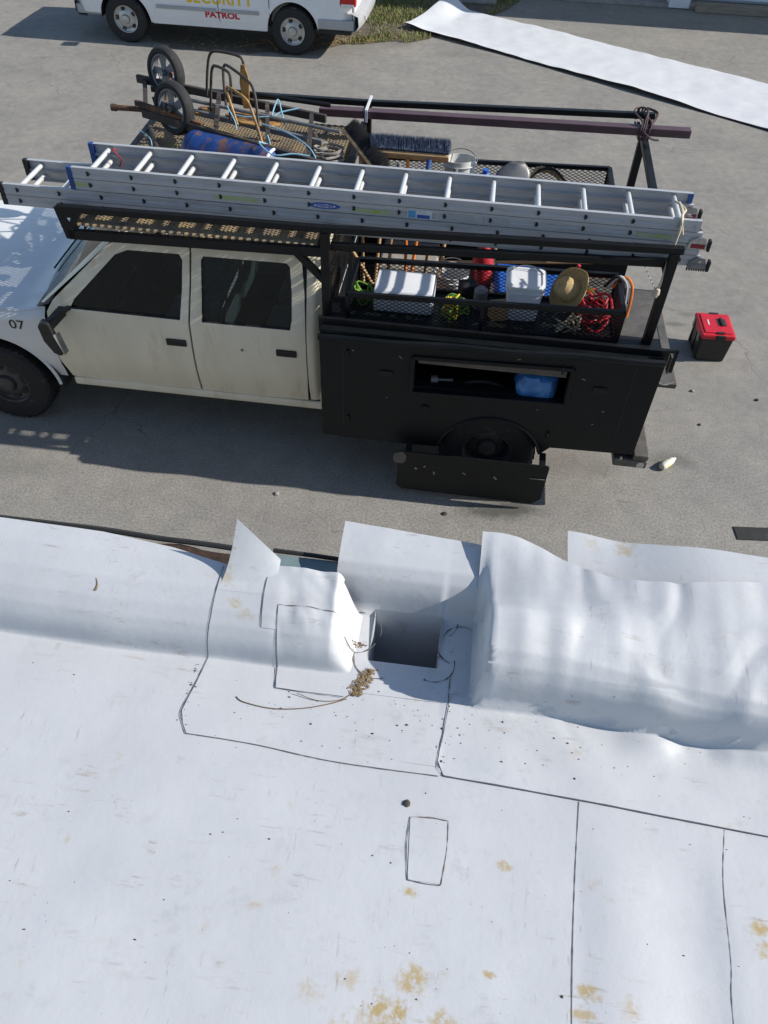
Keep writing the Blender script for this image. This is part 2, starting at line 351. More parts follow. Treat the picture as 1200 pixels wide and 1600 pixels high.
        rows = [('o', 1)] + [('k', k / K) for k in range(K + 1)] + [('i', 1)]
        R = [(cast(outer, a), cast(inner, a)) for a in angs]
        for typ, k in rows:
            for a, (ro, ri) in zip(angs, R):
                if typ == 'o': r, w = ro, lip_o
                elif typ == 'i': r, w = ri, lip_i
                else: r, w = ro + (ri - ro) * k, 0
                vs.append(fm(cx + r * math.cos(a), cy + r * math.sin(a), w))
        fs = [(j * m + i, j * m + (i + 1) % m, (j + 1) * m + (i + 1) % m, (j + 1) * m + i) for j in range(len(rows) - 1) for i in range(m)]
        return s.add(vs, fs)
    def build(s, name, mt, parent=None, smooth=False, bevel=0, origin=None, frame='W', label=None, cat=None, group=None, kind=None, ang=40):
        me = bpy.data.meshes.new(name); 
        if parent is not None: off = BASE[parent.name]
        else: off = Vector(origin or (0, 0, 0))
        me.from_pydata([v - off for v in s.v], [], s.f); me.validate(); me.update()
        import bmesh
        bm = bmesh.new(); bm.from_mesh(me); bmesh.ops.recalc_face_normals(bm, faces=bm.faces); bm.to_mesh(me); bm.free()
        me.materials.append(MATS[mt] if isinstance(mt, str) else mt)
        o = bpy.data.objects.new(name, me); COL.objects.link(o)
        if smooth:
            me.polygons.foreach_set('use_smooth', [True] * len(me.polygons)); me.set_sharp_from_angle(angle=math.radians(ang))
        if parent is not None: o.parent = parent; BASE[o.name] = off
        else:
            o.location = f2w(frame, off); o.rotation_euler = (0, 0, FR[frame][1]); BASE[o.name] = off
        if bevel:
            b = o.modifiers.new('bevel', 'BEVEL'); b.width = bevel; b.segments = 2; b.limit_method = 'ANGLE'; b.angle_limit = math.radians(40)
        for k, v in (('label', label), ('category', cat), ('group', group), ('kind', kind)):
            if v: o[k] = v
        return o
def share(src, name, parent, delta):
    """another part with the same mesh, moved by delta"""
    o = bpy.data.objects.new(name, src.data); COL.objects.link(o); o.parent = parent; o.location = Vector(delta); BASE[o.name] = BASE[src.name]
    return o
def text_mesh(body, size, fm, th=.002, bold=0.0, xscale=1.0, align='CENTER'):
    cu = bpy.data.curves.new('t', 'FONT'); cu.body = body; cu.size = size; cu.align_x = align; cu.align_y = 'CENTER'; cu.offset = bold; cu.resolution_u = 3
    o = bpy.data.objects.new('t', cu); COL.objects.link(o)
    dg = bpy.context.evaluated_depsgraph_get(); me = bpy.data.meshes.new_from_object(o.evaluated_get(dg))
    mb = MB(); mb.add([fm(v.co.x * xscale, v.co.y, 0) for v in me.vertices], [tuple(p.vertices) for p in me.polygons])
    bpy.data.objects.remove(o); bpy.data.curves.remove(cu); bpy.data.meshes.remove(me)
    return mb
def smooth_path(pts, n=6):
    P = [Vector(p) for p in pts]; out = []
    for i in range(len(P) - 1):
        a, b, c, d = P[max(i - 1, 0)], P[i], P[i + 1], P[min(i + 2, len(P) - 1)]
        for k in range(n):
            t = k / n; t2, t3 = t * t, t * t * t
            out.append(.5 * ((2 * b) + (c - a) * t + (2 * a - 5 * b + 4 * c - d) * t2 + (3 * b - a - 3 * c + d) * t3))
    return out + [P[-1]]
def lin(a, b, n): return [a + (b - a) * i / (n - 1) for i in range(n)]
def clamp(x, a=0, b=1): return max(a, min(b, x))
def sstep(x, a, b):
    t = clamp((x - a) / (b - a)); return t * t * (3 - 2 * t)
def interp(x, xs, ys):
    if x <= xs[0]: return ys[0]
    for i in range(len(xs) - 1):
        if x <= xs[i + 1]: return ys[i] + (ys[i + 1] - ys[i]) * (x - xs[i]) / (xs[i + 1] - xs[i])
    return ys[-1]
def mesh_panel(mb, p0, eu, ev, U, V, cw=.048, ch=.022, w=.0045, th=.003):
    """expanded metal: diamond strands over a U x V panel"""
    p0, eu, ev = Vector(p0), Vector(eu).normalized(), Vector(ev).normalized(); n = eu.cross(ev)
    nu, nv = max(1, round(U / cw)), max(1, round(V / ch)); cu, cv = U / nu, V / nv
    for i in range(nu * 2):
        for j in range(nv):
            u1, u2 = i * cu / 2, (i + 1) * cu / 2
            for sgn in (0, 1):
                k = (i + sgn) % 2
                v1, v2 = (j * cv + (cv / 2 if k else 0)), (j * cv + (0 if k else cv / 2))
                if sgn: v1, v2 = v1 + (0 if not k else 0), v2
                if sgn == 1:
                    v1, v2 = j * cv + (cv / 2 if i % 2 == 0 else cv), j * cv + (cv if i % 2 == 0 else cv / 2)
                else:
                    v1, v2 = j * cv + (cv / 2 if i % 2 == 0 else 0), j * cv + (0 if i % 2 == 0 else cv / 2)
                a = p0 + eu * u1 + ev * v1; b = p0 + eu * u2 + ev * v2
                q = [a - ev * w / 2 - n * th / 2, a + ev * w / 2 + n * th / 2, b + ev * w / 2 + n * th / 2, b - ev * w / 2 - n * th / 2]
                q2 = [x + n * th for x in q]
                mb.add(q + q2, [(0, 1, 2, 3), (7, 6, 5, 4), (0, 3, 7, 4), (1, 5, 6, 2)])
    return mb

# ================================================================== SETTING
MATS['pavement'] = ground_material()
mb = MB(); mb.add([(-80, -40, 0), (80, -40, 0), (80, 120, 0), (-80, 120, 0)], [(0, 1, 2, 3)])
mb.build('ground', 'pavement', kind='structure', label='grey weathered asphalt and concrete yard')

def blob_sheet(pts, z, jit, seed):
    P = [Vector((x, y, 0)) for x, y in pts]; out = []
    for p in smooth_path(P + [P[0]], 10)[:-1]:
        n = noise.noise(Vector((p.x * 2.3, p.y * 2.3, seed))) * jit; out.append((p.x + n, p.y + n * .8))
    return out
soil = blob_sheet([(-4.2, 15.35), (-3.0, 15.25), (-1.9, 15.3), (-.9, 15.95), (.2, 16.2), (.75, 16.7), (1.5, 17.6), (2.0, 18.3), (2.3, 19.3), (1.6, 22.5), (-2, 23.5), (-5, 22), (-5.3, 18.2), (-4.9, 16.3)], 0, .22, 1.0)
mb = MB(); mb.plate(soil, [], lambda x, y, w: (x, y, .006 - w), .01)
mb.build('dirt_patch', 'dirt_soil', kind='structure', label='bare brown soil verge at the edge of the yard')
def inside(x, y, poly):
    c = False
    for i in range(len(poly)):
        (x1, y1), (x2, y2) = poly[i], poly[i - 1]
        if (y1 > y) != (y2 > y) and x < (x2 - x1) * (y - y1) / (y2 - y1) + x1: c = not c
    return c
STRIP = [(.95, 18.65), (2.55, 17.45), (4.2, 16.3), (3.6, 14.2), (1.75, 15.65), (-.12, 16.9)]
mb = MB(); rnd = random.Random(3); cnt = 0
while cnt < 9000:
    x, y = rnd.uniform(-2.2, 2.4), rnd.uniform(15.6, 20.5)
    dens = noise.noise(Vector((x * 1.1, y * 1.1, 4))) + .45 - 1.1 * sstep(-x, .35, 1.5)
    if not inside(x, y, soil) or rnd.random() > dens * 1.6 or inside(x, y, STRIP): continue
    h = rnd.uniform(.03, .10); a = rnd.uniform(0, 2 * PI); w = rnd.uniform(.004, .009); l = rnd.uniform(.02, .07); b = a + rnd.uniform(-1, 1)
    dx, dy = math.cos(a) * w, math.sin(a) * w; ex, ey = -math.sin(b) * l, math.cos(b) * l
    mb.add([(x - dx, y - dy, .004), (x + dx, y + dy, .004), (x + ex * .5 + dx * .7, y + ey * .5 + dy * .7, h * .7), (x + ex, y + ey, h), (x + ex * .5 - dx * .7, y + ey * .5 - dy * .7, h * .7)], [(0, 1, 2, 4), (4, 2, 3)]); cnt += 1
mb.build('grass', 'grass_blade', kind='stuff', label='patchy dry green grass beside the patrol car', cat='grass')
mb = MB()
for i in range(420):
    x, y = rnd.gauss(-.95, .5), rnd.gauss(16.15, .28)
    if i > 220: x, y = rnd.uniform(-4.0, .4), 15.45 + rnd.gauss(0, .12) + max(0, (i % 9) * .06)
    if not inside(x, y, soil): continue
    a = rnd.uniform(0, PI); l, w = rnd.uniform(.015, .05), rnd.uniform(.008, .02); z = rnd.uniform(.01, .03); c, s = math.cos(a), math.sin(a)
    mb.add([(x - c * l, y - s * l, z), (x + s * w, y - c * w, z + rnd.uniform(0, .02)), (x + c * l, y + s * l, z + rnd.uniform(-.004, .02)), (x - s * w, y + c * w, z + .005)], [(0, 1, 2, 3)])
mb.build('dead_leaves', 'dry_leaf', kind='stuff', label='brown dead leaves drifted behind the patrol car wheel', cat='leaves')
for k, (x0, y0, x1, y1, h) in enumerate([(-3.0, 15.45, -1.75, 15.9, .02), (-2.6, 15.9, -2.2, 15.35, .05)]):
    mb = MB(); mb.tube(smooth_path([(x0, y0, .015), ((x0 + x1) / 2, (y0 + y1) / 2 + .06, .03 + h), (x1, y1, .015)], 5), .012, 6)
    mb.build('dead_branch', 'twig_brown', smooth=True, label=('longer pale dead branch lying on soil under the patrol car', 'shorter dead branch crossing the longer one under the car')[k], cat='branch', group='dead branches under the patrol car')

# ---- building across the yard (only its foot is in view), with a canopy
bl = thing('storage_building', 'white building with ribbed roller doors and deep canopy across the yard', 'building', (0, 14.6, 0), 'T')
B0 = 14.62
MB().box2((3.9, B0 + .35, 0), (16, B0 + 6, 4.2)).build('wall', 'wall_white', bl)
MB().box2((3.6, B0 - 1.05, 3.25), (16.2, B0 + .5, 3.5)).build('canopy', 'wall_white', bl)
for s0 in (4.0, 7.42, 11.0):
    MB().box2((s0, B0 - .14, .02), (s0 + .42, B0 + .36, 3.25)).build('pillar', 'wall_white', bl, bevel=.01)
for s0, s1 in ((4.42, 7.42), (7.84, 11.0), (11.42, 15.6)):
    d = MB(); nb = int((s1 - s0 - .02) / .12)
    d.grid(lambda u, v: (s0 + .01 + u * (s1 - s0 - .02), B0 + .22 + .03 * abs(((v * 30) % 1) - .5) * 2, .10 + v * 3.0), lin(0, 1, 2), lin(0, 1, 181)).build('roller_door', 'door_metal', bl)
MB().box2((4.42, B0 - .1, 0), (15.8, B0 + .3, .07)).build('door_sill', 'concrete', bl, bevel=.01)
MB().box((9.55, B0 - .22, .085), (3.2, .17, .17)).build('timber_stop', 'timber_grey', origin=(9.55, B0 - .22, 0), frame='T', bevel=.015, label='weathered grey timber beam lying in front of the roller door', cat='beam')
MB().box2((2.75, B0 - .75, 0), (3.85, B0 + .4, .16)).build('concrete_step', 'concrete', origin=(3.3, B0, 0), frame='T', bevel=.02, label='low grey concrete step slab beside the grass', cat='step')

# ---- long white membrane strip lying on the yard
P0, P1_ = Vector((.05, 16.95)), Vector((9.5, 11.2))
LA = [Vector(p) for p in ((.92, 18.5), (2.55, 17.35), (4.2, 16.2), (6.28, 14.65), (10.4, 11.6))]
LB = [Vector(p) for p in ((.03, 16.95), (1.75, 15.75), (3.6, 14.3), (5.69, 12.64), (9.6, 9.6))]
def strip_pt(u, v):
    q = u * 4; i = min(3, int(q)); f = q - i
    a = LA[i].lerp(LA[i + 1], f); b = LB[i].lerp(LB[i + 1], f); p = b.lerp(a, v)
    z = .02 + .02 * (noise.noise(Vector((p.x * .9, p.y * .9, 2))) + .35) + .012 * noise.noise(Vector((p.x * 3, p.y * 3, 5)))
    z += .20 * (1 - sstep(u, 0, .07)) * (.25 + .75 * sstep(v, .1, 1)) + .04 * (1 - sstep(v, 0, .12)) * (.6 + .4 * math.sin(p.x * 2.1))
    return Vector((p.x, p.y, max(z, .012)))
mb = MB(); US, VS = lin(0, 1, 150), lin(0, 1, 24)
mb.grid(strip_pt, US, VS)
nn = len(mb.v); mb.v += [v - Vector((0, 0, .006)) for v in mb.v[:]]; mb.f += [tuple(i + nn for i in reversed(f)) for f in mb.f[:]]
nu = len(US)
for i in range(nu - 1):
    mb.f.append((i, i + nn, i + 1 + nn, i + 1)); j = (len(VS) - 1) * nu + i; mb.f.append((j, j + 1, j + 1 + nn, j + nn))
for j in range(len(VS) - 1): mb.f.append((j * nu, (j + 1) * nu, (j + 1) * nu + nn, j * nu + nn))
membrane_material('membrane_strip', base=(.66, .67, .685), fine=.2)
sm = mb.build('membrane_strip', 'membrane_strip', smooth=True, origin=(4.2, 15, 0), label='long white roofing membrane strip unrolled across the pavement', cat='membrane')
mb = MB(); mb.tube([strip_pt(u, 0) + Vector((0, -.003, -.008)) for u in US], .011, 6)
mb.build('cut_edge', 'seam_dark', sm, smooth=True)

# ================================================================== THE ROOF WE STAND ON
ZR = 3.1
YS = [(.031, .492, .018, .012, 1), (.212, .562, .022, .012, .75), (.02, .292, .045, .03, 1), (.05, .345, .035, .03, .9), (.11, .29, .03, .02, .8), (.19, .369, .016, .008, .9), (.369, .366, .03, .018, .9), (.355, .33, .03, .014, .8), (.70, .516, .018, .018, 1), (.706, .48, .03, .02, .8), (.44, .345, .02, .03, .45), (-.26, .43, .02, .012, .45), (-.235, .496, .014, .012, .4), (-.66, .50, .01, .014, .4), (-.13, .30, .03, .02, .45), (-.06, .33, .03, .02, .5), (.0, .25, .09, .035, .9), (.09, .245, .06, .03, .9)]
GS = [(-.485, .512, .016, .022, .8), (-.652, .636, .05, .012, .6), (-.776, .537, .03, .008, .7), (-.70, .60, .05, .006, .5), (-.481, .689, .022, .012, .35), (-.67, .817, .03, .02, .3), (-.56, .56, .02, .02, .4), (.478, .556, .03, .04, .22), (-.42, .45, .02, .014, .4), (-.86, .93, .01, .03, .7), (-.30, .33, .01, .025, .4), (-.75, .36, .03, .02, .4), (-.47, .30, .05, .03, .25)]
membrane_material('membrane_roof', YS, GS)
membrane_material('membrane_flashing', [(-.47, 1.09, .02, .03, .55), (-.44, 1.03, .02, .016, .6), (.09, 1.27, .025, .02, .35), (-.41, 1.01, .03, .012, .4)], [(-.46, 1.14, .012, .03, .7), (-.1, .78, .05, .05, .25), (.02, .80, .02, .05, .3)], base=(.53, .54, .556))
membrane_material('membrane_right', [(.47, 1.29, .03, .03, .6), (.39, 1.3, .02, .02, .4)], [(.30, .80, .02, .01, .4), (.2, .86, .05, .012, .4)], base=(.53, .541, .558), fine=.6)
def zl_(b): return interp(b, [.951, .954, .959, .968, .986, 1.015, 1.06, 1.12, 1.2], [3.1, 3.122, 3.142, 3.162, 3.186, 3.209, 3.232, 3.248, 3.256])
def zr_(b): return interp(b, [.906, .911, .920, .936, .962, 1.01, 1.08, 1.15, 1.30], [3.1, 3.134, 3.170, 3.194, 3.212, 3.227, 3.240, 3.248, 3.258])
def zn_(b): return interp(b, [1.138, 1.142, 1.150, 1.165, 1.19, 1.23, 1.32], [3.1, 3.132, 3.168, 3.198, 3.220, 3.234, 3.246])
def sm3(fn, b, e=.0035): return (fn(b - e) + fn(b - e / 2) + fn(b) + fn(b + e / 2) + fn(b + e)) / 5
def S(a, b):
    """height of the membrane over the roof plan: floor, upstands, scupper notch"""
    n1 = noise.noise(Vector((a * 3.1, b * 3.1, 1.7))); n2 = noise.noise(Vector((a * 8, b * 8, 3.1)))
    fl = .0034 * n1 + .0013 * n2
    wl = 1 - sstep(a, -.212, -.150); wr = sstep(a, .128, .150)
    # sagging, puffed upstand on the right
    k = sstep(a, .22, .75)
    sh = .05 * k * (.3 + noise.noise(Vector((a * 3.2, 9.1, .3)))) + .012 * k
    br = b + sh * sstep(b, .80, .93)
    bl_ = b + .006 * noise.noise(Vector((a * 6, 4.4, 0)))
    zn = sm3(zn_, b); z = zn + (sm3(zl_, bl_) - zn) * wl + (ZR + (sm3(zr_, br) - ZR) * (1 + .22 * sstep(a, .2, .62) + .42 * (1 - sstep(a, .2, .62)) * (1 - sstep(b, 1.03, 1.13)) - .10 * sstep(b, 1.05, 1.14) * (1 - sstep(a, .14, .26))) - zn) * wr
    up = clamp((z - ZR) / .12)
    wk = sstep(a, .14, .4)
    wr_n = noise.noise(Vector((a * 5.5 + b * 2.5, b * 4.0, 6.2))); wr_2 = noise.noise(Vector((a * 13, b * 7.5, 2.2)))
    z += wr * (.5 * up + .5 * sstep(b, .76, .9)) * wk * (.005 * wr_n + .0035 * wr_2 + .0022 * noise.noise(Vector((a * 15 + b * 9, b * 7 - a * 9, 4.1))) * up * clamp(.3 + noise.noise(Vector((a * 3, b * 3, 9.9))) * 2) - .004 * max(0, .16 - abs(noise.noise(Vector((a * 4 + b * 3, b * 3 - a * 1.5, 8.0))))) * 6)
    k2 = sstep(a, .40, .58); z += k2 * .030 * max(0, noise.noise(Vector((a * 7, 3.3, 1.1))) + .15) * math.exp(-((b - .872) / .032) ** 2)
    z += wr * up * .004 * noise.noise(Vector((a * 20, b * 5, 1.0)))
    if a < -.12 and a > -.36: z += .0022 * up * sstep(a, -.36, -.30) * noise.noise(Vector((a * 42 + b * 10, b * 30, 2.5))) + .007 * sstep(a, -.36, -.32) * up * noise.noise(Vector((a * 17, b * 13, 5.5)))
    if a > .07 and b < .93: z += .004 * sstep(b, .70, .80) * noise.noise(Vector((a * 9, b * 9, 7.7)))
    if a > .36 and b < .74: z += .004 * math.sin((a - .36) * 22) * sstep(.74 - b, 0, .2) * (1 - sstep(a, .60, .68))
    return z + fl
def bend(a): return interp(a, [-1.1, -.8, -.62, -.52, -.47], [1.178, 1.170, 1.150, 1.128, 1.118])
rb = thing('flat_roof_building', 'single storey building with white membrane flat roof and scupper', 'building', (0, 0, 0), 'R')
MB().box2((-8, -8, 0), (8, 1.13, 2.66)).build('wall', 'wall_stucco', rb)
MB().box2((-8, -8, 2.664), (8, .985, 3.085)).build('roof_deck', 'timber_grey', rb)
MB().box2((-8, .988, 2.664), (-.235, 1.132, 3.12)).build('parapet', 'wall_stucco', rb)
MB().box2((.17, .988, 2.664), (8, 1.135, 3.12)).build('parapet', 'wall_stucco', rb)
MB().box2((-.235, 1.152, 2.664), (.17, 1.175, 3.085)).build('scupper_wall', 'wall_stucco', rb)
A1 = lin(-4, -1.25, 10)[:-1] + lin(-1.25, -.20, 150)[:-1]; A2 = [-.20, -.19, -.18, -.17, -.16, -.15] + lin(-.14, 1.0, 120)[:-1] + lin(1.0, 4, 10)
def ab(off): return lambda a, b: Vector((a, b, S(a, b) + off))
mb = MB(); mb.grid(ab(0), A1 + A2, lin(-3, .1, 12)[:-1] + lin(.1, .93, 95))
mb.grid(lambda a, v: Vector((a, .93 + (bend(a) - .93) * v, S(a, .93 + (bend(a) - .93) * v))), A1 + A2[:6], lin(0, 1, 64))
mb.build('roof_membrane', 'membrane_roof', rb, smooth=True, ang=80)
def sheet(name, mt, aL, aR, bs, off, na=60, label=None, lift=None):
    mb = MB(); us = lin(0, 1, na)
    def fn(u, b):
        a = aL(b) + (aR(b) - aL(b)) * u; p = Vector((a, b, S(a, b) + off))
        if lift: p = lift(p, u, b)
        return p
    mb.grid(fn, us, bs)
    return mb.build(name, mt, rb, smooth=True, ang=80, label=label)
def edge_line(pts, off, w=.004, mt='cut_edge', jit=.35, n=14, name='cut_edge', parent=None, seed=0):
    P = smooth_path([Vector((a, b, 0)) for a, b in pts], n); mb = MB(); L = []; R = []
    for i, p in enumerate(P):
        d = (P[min(i + 1, len(P) - 1)] - P[max(i - 1, 0)])
        if d.length < 1e-9: d = Vector((1, 0, 0))
        d.normalize(); q = Vector((-d.y, d.x, 0))
        ww = .62 * w * (1 + jit * 2 * noise.noise(Vector((p.x * 60, p.y * 60, seed)))) * .5; ww = max(ww, w * .12)
        for S_, sg in ((L, 1), (R, -1)):
            x = p + q * ww * sg; S_.append(Vector((x.x, x.y, S(x.x, x.y) + off)))
    m = len(P); mb.add(L + R, [(i, i + 1, i + 1 + m, i + m) for i in range(m - 1)])
    return mb.build(name, mt, parent or rb, smooth=True)
# scupper notch sheet with its drain hole
HA0, HA1, HB0, HB1 = -.120, .046, .996, 1.138
mb = MB(); An = sorted(set([-.222, -.2, -.18, -.16, -.145, HA0, HA1] + lin(HA0, HA1, 14) + lin(HA1, .146, 9))); Bn = sorted(set(lin(.905, HB0, 12) + lin(HB0, HB1, 12) + lin(HB1, 1.20, 16) + lin(1.20, 1.30, 8)))
def notch(a, b):
    z = sm3(zn_, b) + .0025 + .0025 * noise.noise(Vector((a * 12, b * 12, 3))) * (1 if b > 1.16 else .4)
    z -= .004 * max(0, 1 - max(max(HA0 - a, a - HA1, 0), max(HB0 - b, 0)) / .03) if b < HB1 else 0
    be = b + (.014 * (a + .2) / .33 if b > 1.25 else 0)
    return Vector((a, b - (.03 * (a + .22) / .35 if b > 1.2 else 0) * sstep(b, 1.2, 1.3), z))
na = len(An); P = [notch(a, b) for b in Bn for a in An]; F = []
for j in range(len(Bn) - 1):
    for i in range(na - 1):
        ca, cb = (An[i] + An[i + 1]) / 2, (Bn[j] + Bn[j + 1]) / 2
        if HA0 < ca < HA1 and HB0 < cb < HB1: continue
        F.append((j * na + i, j * na + i + 1, (j + 1) * na + i + 1, (j + 1) * na + i))
mb.add(P, F)
mb.build('scupper_membrane', 'membrane_flashing', rb, smooth=True, ang=80, label='membrane sheet folded into the scupper with square drain hole')
mb = MB()
rr = [(HA0, HB0), (HA1, HB0), (HA1, HB1), (HA0, HB1)]
for i in range(4):
    (a0, b0), (a1, b1) = rr[i], rr[(i + 1) % 4]
    mb.add([(a0, b0, notch(a0, b0).z), (a1, b1, notch(a1, b1).z), (a1, b1, 2.87), (a0, b0, 2.87)], [(0, 1, 2, 3)])
mb.add([(HA0, HB0, 2.87), (HA1, HB0, 2.87), (HA1, HB1, 2.87), (HA0, HB1, 2.87)], [(0, 1, 2, 3)])
mb.build('drain_shaft', 'membrane_flashing', rb)
# sheets: flashing by the scupper, right upstand, patches
P1L = lambda b: interp(b, [.752, .776, .806, .874, .953, 1.0, 1.17], [-.49, -.506, -.517, -.507, -.496, -.491, -.485])
fs1 = sheet('flashing_sheet', 'membrane_flashing', P1L, lambda b: .085, lin(.752, .93, 40), .0018, 80, 'white flashing sheet lapped on the floor below the scupper')
sheet('corner_flashing', 'membrane_flashing', P1L, lambda b: -.150, lin(.93, 1.118, 60), .0018, 70, 'flashing sheet over the upstand left of the scupper')
mb = MB(); mb.add([Vector((a, b, S(a, b) + .0018)) for a, b in ((-.49, .752), (-.334, .748), (-.161, .733), (.07, .731))] + [Vector((a, .7525, S(a, .7525) + .0019)) for a in (-.49, -.334, -.161, .078)], [(0, 1, 5, 4), (1, 2, 6, 5), (2, 3, 7, 6)])
mb.build('flashing_lap', 'membrane_flashing', rb)
mb = MB()
def spike(u, v):
    a0 = -.489 + .134 * u; b0 = 1.055; base_ = Vector((a0, b0, S(a0, b0) + .0021)); tip = Vector((-.450, 1.158, 3.372))
    top = tip.lerp(Vector((-.350, 1.135, S(-.35, 1.118) + .02)), u ** .75)
    p = base_.lerp(top, v); p.z = max(base_.z + (top.z - base_.z) * v ** 1.9, S(p.x, min(p.y, 1.118)) + .0022 * (1 - .3 * v)); return p
mb.grid(spike, lin(0, 1, 20), lin(0, 1, 16)); mb.build('loose_flap', 'membrane_flashing', rb, smooth=True, label='loose pointed membrane corner curling up from the upstand')
sheet('corner_strip', 'membrane_flashing', lambda b: -.374 + .004 * math.sin(b * 40), lambda b: -.196, lin(.99, 1.128, 40), .0034, 44, 'membrane strip wrapped over the upstand corner')
sheet('corner_patch', 'membrane_flashing', lambda b: interp(b, [.888, 1.035], [-.322, -.338]), lambda b: interp(b, [.888, .90, 1.035], [-.165, -.142, -.190]), lin(.890, 1.036, 60), .0046, 50, 'wrinkled corner patch bonded on the upstand and floor')
P2L = lambda b: interp(b, [.733, .764, .90, .945, .97, 1.25], [.080, .065, .076, .098, .125, .121])
P2B = lambda a: interp(a, [.06, .078, .361, .656, .9, 4], [.745, .733, .719, .701, .686, .50])
mb = MB(); us = [0, .002, .004, .006, .008, .011, .014, .018] + lin(.022, .24, 120) + lin(.26, 1, 14); vs = lin(0, .38, 40) + lin(.384, .62, 60) + lin(.63, 1, 40)
def p2(u, v):
    a0 = .08 + 3.9 * u; b = P2B(a0) + (1.285 + .004 * noise.noise(Vector((a0 * 4, 0, 2))) - .10 * sstep(a0, .12, .45) + .03 * sstep(a0, .5, .8) - P2B(a0)) * v; a = P2L(b) + (3.98 - P2L(b)) * u
    return Vector((a, b, S(a, b) + .0034 + (.036 * sstep(b, 1.13, 1.29) ** 1.5 * sstep(.34 - a, 0, .2))))
mb.grid(p2, us, vs); mb.build('upstand_sheet', 'membrane_right', rb, smooth=True, ang=80, label='large rumpled membrane sheet over the upstand right of the scupper')
mb = MB()
def back(u, v):
    a = .335 + 3.6 * u - .006 * v; b = 1.14 + .165 * v + .014 * math.sin(a * 5) * v - .012 * sstep(a, .34, .6) * v
    return Vector((a, b, 3.226 + .045 * sstep(a, .33, .70) + .030 * v + .022 * (1 - sstep(a, .335, .48)) * v * v + .004 * noise.noise(Vector((a * 5, b * 5, 3)))))
mb.grid(back, lin(0, .25, 60) + lin(.28, 1, 10), lin(0, 1, 14)); mb.build('outer_sheet', 'membrane_right', rb, smooth=True, label='second membrane sheet projecting behind the upstand')
rp = sheet('repair_patch', 'membrane_roof', lambda b: interp(b, [.513, .636], [.025, .018]), lambda b: interp(b, [.512, .58, .638], [.090, .098, .096]), lin(.513, .637, 14), .0012, 12, 'small rectangular membrane patch')
edge_line([(.018, .636), (.016, .58), (.025, .513)], .0017, .0028, parent=rp); edge_line([(.018, .636), (.06, .640), (.096, .638)], .0017, .0028, mt='seam_dirt', jit=.9, parent=rp)
edge_line([(.096, .638), (.097, .58), (.090, .512)], .0017, .0024, mt='seam_dirt', jit=.9, parent=rp); edge_line([(.025, .513), (.06, .510), (.090, .511)], .0017, .003, parent=rp)
edge_line([(-.485, 1.112), (-.491, 1.03), (-.497, .953)], .0023, .0026, n=20); edge_line([(-.497, .953), (-.507, .874), (-.519, .806), (-.507, .776), (-.492, .752)], .0023, .0028)
edge_line([(-.492, .752), (-.334, .748), (-.161, .733), (.07, .731)], .0023, .0022, jit=.5)
edge_line([(.079, .90), (.072, .83), (.064, .766), (.070, .742), (.082, .733)], .0039, .0028, jit=.6); edge_line([(.082, .733), (.361, .719), (.656, .701), (.9, .686), (1.5, .655)], .0039, .0026, jit=.5)
edge_line([(.079, .985), (.077, .94), (.079, .90)], .0039, .0024, mt='seam_dirt', jit=1)
edge_line([(-.375, 1.128), (-.376, 1.06), (-.372, .992)], .0039, .0028); edge_line([(-.338, 1.036), (-.332, .96), (-.322, .893)], .0051, .0026, jit=.7); edge_line([(-.322, .891), (-.25, .889), (-.165, .888)], .0051, .0020, jit=.6)
edge_line([(-.338, 1.037), (-.27, 1.04), (-.192, 1.037)], .0051, .0014, mt='seam_dirt', jit=1)
edge_line([(.366, .716), (.349, .527), (.336, .312), (.33, .0)], .0006, .0034, jit=.5); edge_line([(.664, .698), (.644, .59), (.635, .45), (.623, .35), (.61, .0)], .0006, .0022, mt='seam_dirt', jit=.8)
for cx, cy, r, t0, t1, w in ((-.15, 1.075, .052, -.2, 1.9, .0016), (-.155, 1.06, .05, 4.2, 5.9, .002), (HA0 + .02, HB0 + .005, .055, 3.0, 5.2, .0028), (HA1 - .01, HB0 + .01, .05, 4.3, 6.6, .0026), (.098, 1.075, .045, .4, 3.1, .0018), (.09, 1.06, .05, 3.4, 4.4, .0028), (HA1 - .01, HB1 - .01, .05, .1, -.9, .0018)):
    pts = [(cx + r * math.cos(t0 + (t1 - t0) * i / 8), cy + r * math.sin(t0 + (t1 - t0) * i / 8)) for i in range(9)]
    edge_line(pts, .0042, w * 1.5, mt='seam_dirt', jit=1, n=5, name='patch_edge')
# timber nailer and metal edge seen past the membrane
mb = MB(); bs = lin(-4, -.36, 60)
def nail(u, v):
    a = -4 + 3.62 * u; q = [(1.10, 3.215), (1.176, 3.232), (1.184, 3.222), (1.184, 3.16), (1.10, 3.16), (1.10, 3.215)]; i = int(v); n_ = .008 * noise.noise(Vector((a * 9, v, 1)))
    return Vector((a, q[i][0] + n_ - .014 * sstep(a, -.9, -.4), q[i][1] + n_))
mb.grid(nail, lin(0, 1, 140), range(6)); mb.build('nailer_board', 'wood_old', rb, label='dark rotten timber edge board under the membrane')
MB().tube([Vector((a, 1.190 - .014 * sstep(a, -.9, -.4) + .006 * noise.noise(Vector((a * 5, 2, 2))), 3.238 + .003 * noise.noise(Vector((a * 7, 1, 1))))) for a in lin(-4, -.385, 90)], .007, 6).build('roofing_felt_edge', 'seam_dark', rb, smooth=True)
MB().box2((-.39, 1.14, 3.15), (-.228, 1.235, 3.162)).build('metal_edge', 'fascia_teal', rb, bevel=.003)
MB().tube([(-.40, 1.243, 3.166), (-.3, 1.241, 3.166), (-.226, 1.238, 3.166)], .006, 6).build('roofing_felt_edge', 'seam_dark', rb)
